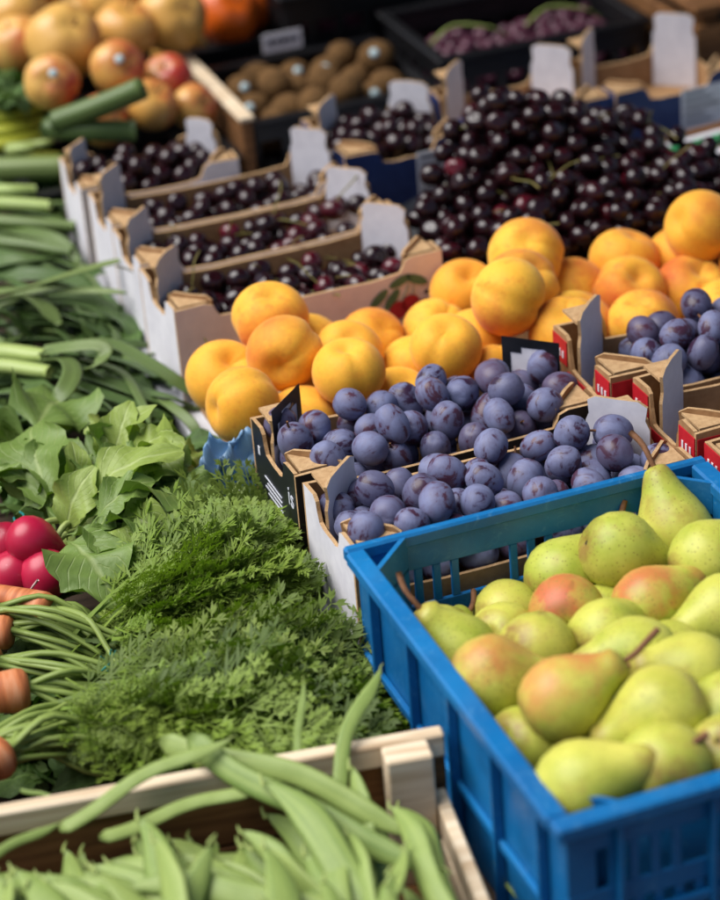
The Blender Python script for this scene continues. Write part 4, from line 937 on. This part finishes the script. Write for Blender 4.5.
def carrot_bunch(label, crowns, tie, tips, nf, seed, stem_px=()):
    rg = random.Random(seed); e = empty('carrot_bunch', Vector((P(*tie).x, P(*tie).y, 0))); tag(e, label, 'carrots')
    T_ = P(*tie)
    for (u_, v_, z_, sc_) in crowns:
        c_ = P(u_, v_, z_); ax = (T_-c_); ax.z *= .3; ax.normalize(); o = obj('carrot', car_m, None, e, c_-e.location); o.rotation_euler = ax.to_track_quat('Z', 'Y').to_euler(); o.scale = (sc_,)*3
        for k in range(11):
            a = c_+ax*.003+Vector((rg.uniform(-.005, .005), rg.uniform(-.005, .005), rg.uniform(0, .006))); tt = T_+Vector((rg.uniform(-.012, .012), rg.uniform(-.034, .034), rg.uniform(-.03, .012)))
            strap([a, a.lerp(tt, .5)+Vector((rg.uniform(-.008, .008), rg.uniform(-.012, .012), rg.uniform(.0, .018))), tt, tt+(tt-a).normalized()*.03], .0032, .002, .0024, 0, 6, 12, mat_='carrot_stem', parent=e, name='stem', seed=rg.random())
    for k in range(nf):
        a, b_ = tips[0], tips[1]
        # tips: list of (u,v,z) targets, fronds start near the tie or along the way
        tp = rg.choice(tips); tgt = P(tp[0]+rg.gauss(0, 16), tp[1]+rg.gauss(0, 11), max(.012, tp[2]+rg.gauss(0, .010)))
        bs = T_.lerp(tgt, rg.uniform(-.05, .42))+Vector((rg.gauss(0, .012), rg.gauss(0, .012), rg.gauss(0, .008))); d = tgt-bs; L = max(.075, min(.23, d.length*1.12))
        o = obj('frond', rg.choice(frm), None, e); place(o, tgt-d.normalized()*L, tgt, rg.gauss(0, .5), e); o.scale = (L*1.15, L, L*rg.uniform(.7, 1.2)); o.color = (max(0, rg.uniform(-.5, .9)), rg.uniform(0, .9)**1.6, 0, 1)
    for k in range(16):
        tp = rg.choice(tips); tgt = T_.lerp(P(*tp), rg.uniform(.45, .8))+Vector((0, 0, rg.uniform(-.005, .012))); a = T_+Vector((rg.uniform(-.01, .01), rg.uniform(-.015, .015), rg.uniform(-.01, .008)))
        strap([a, a.lerp(tgt, .5)+Vector((0, 0, rg.uniform(.0, .012))), tgt], .0022, .0012, .0018, 0, 6, 12, mat_='carrot_stem', parent=e, name='stem', seed=rg.random())
    return e
def tiemark(e, u_, v_, z_):
    c_ = P(u_, v_, z_)
    for d in (((-.007, 0, -.006), (.007, 0, .009)), ((.006, 0, -.006), (-.006, 0, .007)), ((-.002, 0, -.008), (.003, 0, .011))):
        o = obj('tie', tube([c_+Vector(d[0]), c_+Vector((0, -.002, 0)), c_+Vector(d[1])], .0011, .0009, 5, 6), M['teal_tie'], e); o.matrix_parent_inverse = Matrix.Translation(e.location).inverted()
cb1 = carrot_bunch('carrot bunch whose feathery tops lean against the plum trays', ((46,610,.075,.98),(8,632,.07,.95),(-8,612,.08,.9)), (112,640,.06),
   [(180,600,.09),(230,560,.095),(265,520,.10),(300,530,.085),(320,570,.07),(330,620,.055),(280,600,.085),(240,620,.09),(200,640,.085),(300,650,.06),(345,665,.04),(255,575,.10),(160,625,.08),(285,500,.085),(290,560,.09),(335,600,.06),(225,540,.08),(150,590,.06)], 96, 601)
tiemark(cb1, 109, 662, .085)
cb2 = carrot_bunch('carrot bunch with tops spreading to the blue crate side', ((22,690,.085,1.15),(-6,664,.075,.95)), (130,690,.065),
   [(200,680,.085),(260,680,.08),(310,680,.075),(360,680,.065),(395,695,.055),(410,705,.05),(340,665,.065),(230,665,.085),(180,665,.085),(290,650,.075),(400,680,.045),(250,700,.08),(330,705,.07),(375,660,.03)], 90, 602)
cb3 = carrot_bunch('carrot bunch lying along the pale wooden crate', ((2,756,.085,1.1),(-14,745,.08,1.0),(-22,775,.07,1.0)), (80,722,.075),
   [(140,725,.085),(180,735,.085),(230,725,.085),(270,735,.08),(200,710,.085),(300,728,.075),(160,705,.085),(120,735,.08),(340,722,.07),(250,712,.085),(385,715,.055),(110,755,.075),(150,755,.075)], 84, 603)
# crate paper peeping out under the fronds
for (u_, v_, z_, gz) in ():
    pass

# leeks and spring onions on the left -----------------------------------------------
def bunch(label, name, at_px, items, cat, group=None):
    e = empty(name, Vector((P(*at_px).x, P(*at_px).y, 0))); tag(e, label, cat, group)
    for i, (pts, w0, w1, mat_, nm, gr) in enumerate(items):
        st_ = nm != 'leaf'
        strap([P(*q_) for q_ in pts], w0, w1, (.0016 if not st_ else (w0*.85, w1*.7)), .25 if not st_ else 0.0, 10, 24, 0, hash((pts[0][0], pts[0][1], i)) % 9999, mat_, e, nm, .35 if not st_ else 0, gr, .3 if not st_ else .8)
    return e
LK, OS, CS = 'leek_leaf', 'onion_stalk', 'chard_stalk'
bunch('bunch of spring onions with pale stalks and long leaves curling to the peaches', 'spring_onion_bunch', (60,370,0), [
 ([(-30,352,.085),(10,352,.087),(45,356,.09)], .011, .010, OS, 'stalk', .6), ([(-30,368,.08),(5,366,.082),(50,372,.085)], .010, .009, OS, 'stalk', .5),
 ([(42,355,.09),(75,345,.10),(110,344,.10),(150,365,.09),(185,388,.07),(212,404,.05)], .010, .008, LK, 'leaf', .15),
 ([(42,352,.092),(70,348,.105),(98,346,.11),(106,355,.105),(95,366,.10),(82,372,.085)], .009, .007, LK, 'leaf', .35),
 ([(48,360,.088),(66,362,.10),(72,375,.105),(62,395,.10),(45,412,.085)], .011, .009, LK, 'leaf', .25),
 ([(45,366,.08),(90,375,.085),(140,395,.07),(190,415,.045)], .009, .006, LK, 'leaf', .05), ([(45,370,.075),(90,390,.08),(130,405,.07),(170,425,.05)], .010, .006, LK, 'leaf', .0),
 ([(20,372,.07),(60,400,.08),(100,410,.075),(150,420,.06)], .010, .007, LK, 'leaf', .05), ([(80,360,.085),(120,372,.08),(140,400,.075),(150,425,.07)], .006, .004, LK, 'leaf', .2),
 ([(-10,395,.07),(30,392,.08),(80,402,.075),(120,418,.06)], .010, .008, LK, 'leaf', .05), ([(-20,410,.06),(20,420,.07),(70,420,.06),(130,430,.05)], .012, .008, LK, 'leaf', .0),
 ([(60,355,.08),(120,362,.07),(170,385,.05),(205,410,.03)], .010, .007, LK, 'leaf', .0), ([(-20,385,.06),(40,380,.06),(110,385,.06),(180,400,.04)], .012, .008, LK, 'leaf', .0)], 'spring onions')
bunch('bunch of leek greens with two bright leaves pointing at the cherry trays', 'leek_bunch', (40,300,0), [
 ([(-20,300,.095),(30,288,.105),(80,272,.115),(126,259,.12)], .009, .005, LK, 'leaf', .45), ([(-10,292,.09),(40,292,.095),(90,291,.098),(126,293,.10)], .007, .004, LK, 'leaf', .4),
 ([(-20,310,.085),(20,298,.095),(40,305,.09),(60,325,.075)], .016, .010, LK, 'leaf', .3), ([(0,315,.075),(50,300,.085),(95,305,.08),(125,330,.06)], .014, .010, LK, 'leaf', .05),
 ([(20,310,.07),(70,315,.07),(105,330,.06),(120,345,.05)], .013, .009, LK, 'leaf', .0), ([(50,308,.075),(80,305,.08),(88,320,.07),(92,340,.05)], .010, .007, LK, 'leaf', .15),
 ([(-20,330,.06),(30,325,.065),(80,325,.06),(120,340,.045)], .014, .010, LK, 'leaf', .0), ([(-20,280,.07),(30,275,.08),(70,280,.075),(110,300,.06)], .012, .008, LK, 'leaf', .0),
 ([(-20,265,.07),(10,262,.08),(40,268,.075),(80,290,.06)], .012, .008, LK, 'leaf', .1), ([(-10,345,.05),(40,340,.055),(90,345,.05),(140,365,.035)], .013, .009, LK, 'leaf', .0),
 ([(60,318,.06),(100,312,.07),(130,325,.065),(140,345,.05)], .016, .012, LK, 'leaf', .0)], 'leeks')
bunch('bunch of leeks laid flat beside the front cherry trays, pale tops cut', 'leek_bunch', (30,230,0), [
 ([(-20,203,.10),(20,204,.10),(50,206,.098)], .010, .009, OS, 'stalk', .1), ([(-20,220,.09),(30,223,.09),(75,226,.085)], .009, .008, LK, 'stalk', .3), ([(-20,240,.08),(30,245,.082),(72,252,.078)], .010, .008, LK, 'stalk', .2),
 ([(-20,190,.10),(10,190,.105),(35,190,.10)], .009, .008, OS, 'stalk', .0), ([(-20,228,.07),(20,232,.085),(55,240,.085),(80,262,.07)], .011, .008, LK, 'leaf', .2), ([(-20,212,.08),(30,213,.09),(60,222,.085),(85,240,.07)], .010, .007, LK, 'leaf', .1),
 ([(-20,254,.07),(20,258,.08),(60,262,.07),(90,276,.06)], .011, .008, LK, 'leaf', .05), ([(40,206,.09),(70,205,.09),(90,222,.08),(100,245,.06)], .010, .007, LK, 'leaf', .2), ([(30,200,.07),(75,212,.07),(95,240,.05),(105,268,.035)], .014, .010, LK, 'leaf', .0),
 ([(-20,265,.05),(30,268,.05),(80,275,.045),(120,300,.03)], .014, .010, LK, 'leaf', .0), ([(-20,235,.04),(40,240,.045),(90,258,.04),(115,285,.03)], .016, .011, LK, 'leaf', .0)], 'leeks')
for i, (pts, w_, gr, lab) in enumerate((([(55,122,.165),(100,106,.185),(143,88,.205)], .0145, .15, 'leek stalk with a cut end propped above the other, pointing at the apples'), ([(45,128,.155),(90,130,.155),(136,131,.150)], .0135, .1, 'leek stalk with a tapered cut end lying below the propped one'), ([(-25,170,.10),(25,169,.10),(76,168,.098)], .0165, .5, 'thick pale leek stalk lying flat above the leek greens'))):
    e = empty('leek', Vector((P(*pts[0]).x, P(*pts[0]).y, 0))); tag(e, lab, 'leek')
    s_ = strap([P(*q_) for q_ in pts], w_, w_*.85, w_*.9, 0, 14, 16, 0, 70+i, LK, e, 'stalk', 0, gr, .95)
    strap([P(*q_)+Vector((0, -.003, w_*.55)) for q_ in pts], w_*.8, w_*.6, .0014, -.3, 10, 14, 0, 75+i, LK, e, 'leaf', 0, gr*.5, .6)
bunch('bundle of yellow-green chard stalks by the dark herbs', 'chard_bunch', (10,130,0), [
 ([(-30,118,.12),(10,117,.12),(42,108,.12)], .010, .009, CS, 'stalk', 0), ([(-30,135,.11),(10,131,.11),(44,122,.11)], .012, .010, CS, 'stalk', 0), ([(-30,148,.10),(5,145,.10),(40,136,.10)], .012, .010, CS, 'stalk', 0),
 ([(10,150,.10),(24,148,.105),(34,147,.105)], .010, .008, OS, 'stalk', .5), ([(28,146,.10),(44,143,.105),(52,140,.105)], .007, .006, OS, 'stalk', .5), ([(20,106,.12),(32,102,.125),(42,98,.125)], .010, .009, OS, 'stalk', .4),
 ([(-30,152,.08),(20,156,.08),(60,158,.078)], .011, .009, CS, 'stalk', .2)], 'chard')
def leafy(label, name, base_px, regions, n, seed, Lr, wr, mat_='herb_leaf', cat='herbs'):
    rg = random.Random(seed); e = empty(name, Vector((P(*base_px).x, P(*base_px).y, 0))); tag(e, label, cat); bl_ = [blade(1.0, wr, seed+k, .12, .3, .25, .2, .85) for k in range(5)]
    for k in range(n):
        u_, v_, z_, su, sv = rg.choice(regions); tgt = P(u_+rg.gauss(0, su), v_+rg.gauss(0, sv), max(.02, z_+rg.gauss(0, .012))); L = rg.uniform(*Lr); a = rg.uniform(0, 6.28)
        d = Vector((math.cos(a), math.sin(a), rg.uniform(-.1, .9))).normalized(); o = obj('leaf', rg.choice(bl_), M[mat_], e); place(o, tgt-d*L*.5, tgt+d*L*.5, rg.gauss(0, .5), e); o.scale = (L, L, L); o.color = (0, rg.uniform(0, .5)**2, 0, 1)
    return e
leafy('dark leafy herbs tucked between the chard and the apples', 'herb_bunch', (0,80,0), [(0,45,.17,10,12),(8,75,.15,12,10),(0,95,.14,14,8),(20,95,.13,8,6)], 70, 801, (.03, .055), .6)
leafy('clump of dark green leaves beside the white cherry trays', 'leafy_greens', (90,230,0), [(75,195,.06,16,10),(85,220,.05,12,12),(95,250,.04,8,14),(70,180,.06,16,8),(100,215,.05,6,12)], 90, 802, (.03, .06), .5)
leafy('loose dark leaves under the leek greens and radish leaves', 'leafy_greens', (60,420,0), [(40,430,.04,40,10),(140,415,.03,30,10),(120,440,.04,40,10),(100,370,.03,40,14),(60,320,.03,40,14),(150,390,.02,20,12),(0,380,.03,20,20),(0,450,.03,20,20),(10,500,.03,20,20)], 170, 803, (.05, .09), .4)
for gi, (reg, n_, lab) in enumerate((((-10, 130, 255, 345), 26, 'loose leek leaves tangled beside the pink-fronted cherry tray'), ((-10, 190, 350, 430), 30, 'loose leek leaves tangled above the radish leaves'), ((-10, 90, 175, 262), 22, 'loose leek leaves tangled below the chard stalks'))):
    rg = random.Random(900+gi); e = empty('leek_bunch', Vector((P((reg[0]+reg[1])/2, (reg[2]+reg[3])/2, 0).x, P((reg[0]+reg[1])/2, (reg[2]+reg[3])/2, 0).y, 0))); tag(e, lab, 'leeks')
    for k in range(n_):
        u_ = rg.uniform(reg[0], reg[1]); v_ = rg.uniform(reg[2], reg[3]); z_ = rg.uniform(.03, .085)*(1-.4*max(0, u_)/200); a = rg.gauss(-.25, .55); l_ = rg.uniform(35, 75)
        du, dv = math.cos(a)*l_, -math.sin(a)*l_*.8; bend = rg.uniform(-22, 22)
        pts = [(u_-du, v_-dv, z_-.012), (u_-du*.3, v_-dv*.3+bend*.4, z_+.012), (u_+du*.4, v_+dv*.4+bend*.5, z_+.010), (u_+du, v_+dv-bend*.2, max(.012, z_-.02))]
        pts = [(min(q_[0], 205 if reg[2] > 340 else (118 if reg[2] > 250 else 84)), q_[1], q_[2]) for q_ in pts]
        strap([P(*q_) for q_ in pts], rg.uniform(.004, .009), rg.uniform(.003, .006), .0013, .3, 8, 18, .002, k+gi*50, 'leek_leaf', e, 'leaf', .8, rg.uniform(0, .5)**1.5)
leafy('dark flattened leaves lying under the carrot stems', 'leafy_greens', (60,700,0), [(60,690,.012,40,16),(30,660,.012,30,14),(60,745,.014,50,12),(20,775,.014,40,8),(90,720,.012,40,14),(110,765,.014,50,8),(60,625,.012,30,12)], 130, 804, (.05, .085), .5)
# blue plastic bag
rg = random.Random(5); gx, gy = 34, 26; V = []; F = []
from mathutils import noise as mn
c00, c10, c01, c11 = P(176,470,.10), P(266,442,.115), P(205,515,.055), P(258,500,.06)
for j in range(gy+1):
    for i in range(gx+1):
        a, b_ = i/gx, j/gy; q = c00.lerp(c10, a).lerp(c01.lerp(c11, a), b_); rg_ = 1-abs(mn.noise(Vector((a*2.2+b_*1.5, b_*1.6-a*1.2, 9.1)))); r2_ = 1-abs(mn.noise(Vector((a*4.5-b_*3, b_*2.5+a*2, 4.1))))
        V.append(q+Vector((.010*mn.noise(Vector((a*3, b_*3, 3))), .010*mn.noise(Vector((a*2, b_*3, 7))), .022*math.sin(math.pi*a)+.026*rg_**3+.010*r2_**3-.022)))
for j in range(gy):
    for i in range(gx): a = j*(gx+1)+i; F.append((a, a+1, a+gx+2, a+gx+1))
bg = obj('plastic_bag', mesh(V, F, True), M['blue_bag']); tag(bg, 'crumpled light blue plastic bag between radish leaves and the black plum tray', 'bag')
sm = bg.modifiers.new('t', 'SOLIDIFY'); sm.thickness = .0006

# ------------------------------------------------------------------ wooden crate with flat beans
wx, wy = -.012, .196; wrz = math.radians(-9)
wcr = empty('wooden_crate', (wx, wy, .0005), wrz); tag(wcr, 'pale wooden crate full of flat green beans', 'crate')
PW = M['pale_wood']; WL, WD, WH = .46, .32, .118     # local: x from -WL..0, y from -WD..0
obj('slat', boxes([(-WL, 0, -.013, 0, WH-.020, WH)], .0015), PW, wcr); obj('slat', boxes([(-WL, 0, -.010, -.001, .052, WH-.0205)], .0015), M['brown_wood'], wcr); obj('slat', boxes([(-WL, 0, -.010, -.001, .004, .050)], .0015), M['brown_wood'], wcr)  # brown lower slats carry the shade of the inner far wall in their colour
obj('slat', boxes([(-WL, 0, -WD, -WD+.012, WH-.06, WH-.001)], .0015), PW, wcr); obj('slat', boxes([(-WL, 0, -WD, -WD+.01, .006, WH-.066)], .0015), PW, wcr)
for x_ in (-.0125, -WL+.0025):
    obj('slat', boxes([(x_, x_+.010, -WD+.0125, -.0135, .010, .042)], .0015), PW, wcr); obj('slat', boxes([(x_, x_+.010, -WD+.0125, -.0135, .046, .072)], .0015), PW, wcr)
for (x_, y_) in ((-.036, -.036), (-WL+.013, -.036), (-.036, -WD+.0125), (-WL+.013, -WD+.0125)):
    obj('corner_post', boxes([(x_ if x_ < -.1 else x_-.012, x_+.0225, y_, y_+.0225, 0, WH-.0005)], .0015), PW, wcr)
for k in range(6): obj('bottom_slat', boxes([(-WL+.003+k*.076, -WL+.07+k*.076, -WD+.013, -.0135, .001, .0055)], .001), M['brown_wood'], wcr)
def bean_mesh(seed, L=1.0):
    rg = random.Random(seed); n = 26; b1, b2 = rg.uniform(-.09, .09), rg.uniform(-.06, .06); pts = []; wd = []; th = []
    for i in range(n):
        t = i/(n-1); pts.append(Vector((b1*math.sin(t*math.pi)+.02*math.sin(t*9), t, b2*math.sin(t*math.pi)))); e_ = min(1, (t+.01)/.05)**.6*min(1, (1.005-t)/.2)**.7; wd.append(.054*max(.06, e_)); th.append(.0125*max(.08, e_)*(1+.22*math.sin(t*38+seed)))
    V, F = sweep(pts, wd, th, 10); me = mesh(V, F, True); uv = me.uv_layers.new(name='UVMap')
    for pl in me.polygons:
        for li in pl.loop_indices: vi = me.loops[li].vertex_index; uv.data[li].uv = (.5+.5*math.cos(2*math.pi*(vi % 10)/10), (vi//10)/n)
    me.materials.append(M['bean_skin']); return me
bean_m = [bean_mesh(i) for i in range(7)]
tipm = tube([(0, 0, 0), (.004, .022, .006), (.012, .04, .008)], .008, .003, 5, 6); tipm.materials.append(M['carrot_stem'])
def bean(A, B, roll, label, group, sc=1.0):
    A, B = Vector(A), Vector(B); L = (B-A).length; y = (B-A).normalized(); x_ = y.cross(Vector((0, 0, 1))).normalized(); z_ = x_.cross(y); tl = Vector((-.35, -.75, .8)).normalized(); roll = math.atan2(tl.dot(x_), tl.dot(z_))*.8+rnd.gauss(0, .35); o = obj('bean_pod', rnd.choice(bean_m), None, None); place(o, A, B, roll); o.scale = (L*sc, L, L*sc); o.color = (0, rnd.uniform(0, .55), 0, 1); tag(o, label, 'bean', group); obj('stem_tip', tipm, None, o, (0, .99, 0)); return o
LB, GB = 'flat green bean pod in the heap in the pale wooden crate', 'bean pods heaped in the wooden crate'
# pods one can follow in the photograph
for (a, b_, ro, lab) in (((-40,880,.11),(60,822,.118),.8,None),((60,830,.118),(230,738,.145),.7,'long flat bean lying over the edge of the wooden crate'),((100,838,.112),(275,782,.12),.9,'flat bean under the one lying over the crate edge'),((190,735,.14),(445,868,.10),.9,'long thin bean slanting across the others'),((160,740,.13),(420,835,.10),.9,'long bean above the slanting thin one'),
   ((298,800,.09),(303,680,.155),1.2,'bean pod standing upright against the crate edge'),((332,820,.10),(380,668,.145),1.1,'thin pod leaning out over the crate edge toward the plastic crate'),((20,790,.115),(65,803,.115),.4,'short bean tip beside the crate rim')):
    bean(P(*a), P(*b_), ro, lab or LB, None if lab else GB, .75)
nb = 0
cw_, sw_ = math.cos(wrz), math.sin(wrz)
for k in range(400):
    lx = rnd.uniform(-.36, -.03); ly = rnd.uniform(-.27, -.03); L = rnd.uniform(.16, .24); a = rnd.gauss(2.0, .5)
    near = min(1.0, max(0.0, (-ly-.05)/.12)); zt = .022+rnd.random()**.5*(.02+.060*near)
    d = Vector((math.cos(a), math.sin(a), rnd.uniform(-.03, .42)*near)).normalized(); A = Vector((lx, ly, zt))-d*L*.5; B = Vector((lx, ly, zt))+d*L*.5
    if max(A.x, B.x) > -.04 or max(A.y, B.y) > -.016 or min(A.x, B.x) < -.44 or min(A.z, B.z) < .01: continue
    W_ = lambda q: (wx+cw_*q.x-sw_*q.y, wy+sw_*q.x+cw_*q.y, q.z)
    bean(W_(A), W_(B), rnd.gauss(.4, .6), LB, GB); nb += 1
for (a, b_, ro) in (((560,920,.03),(478,802,.03),.3),((545,930,.02),(492,822,.03),.2)): bean(P(*a), P(*b_), ro, 'bean pod fallen between the wooden crate and the blue crate', 'bean pods fallen beside the crate', .9)
print('objects', len(bpy.data.objects), 'beans', nb)
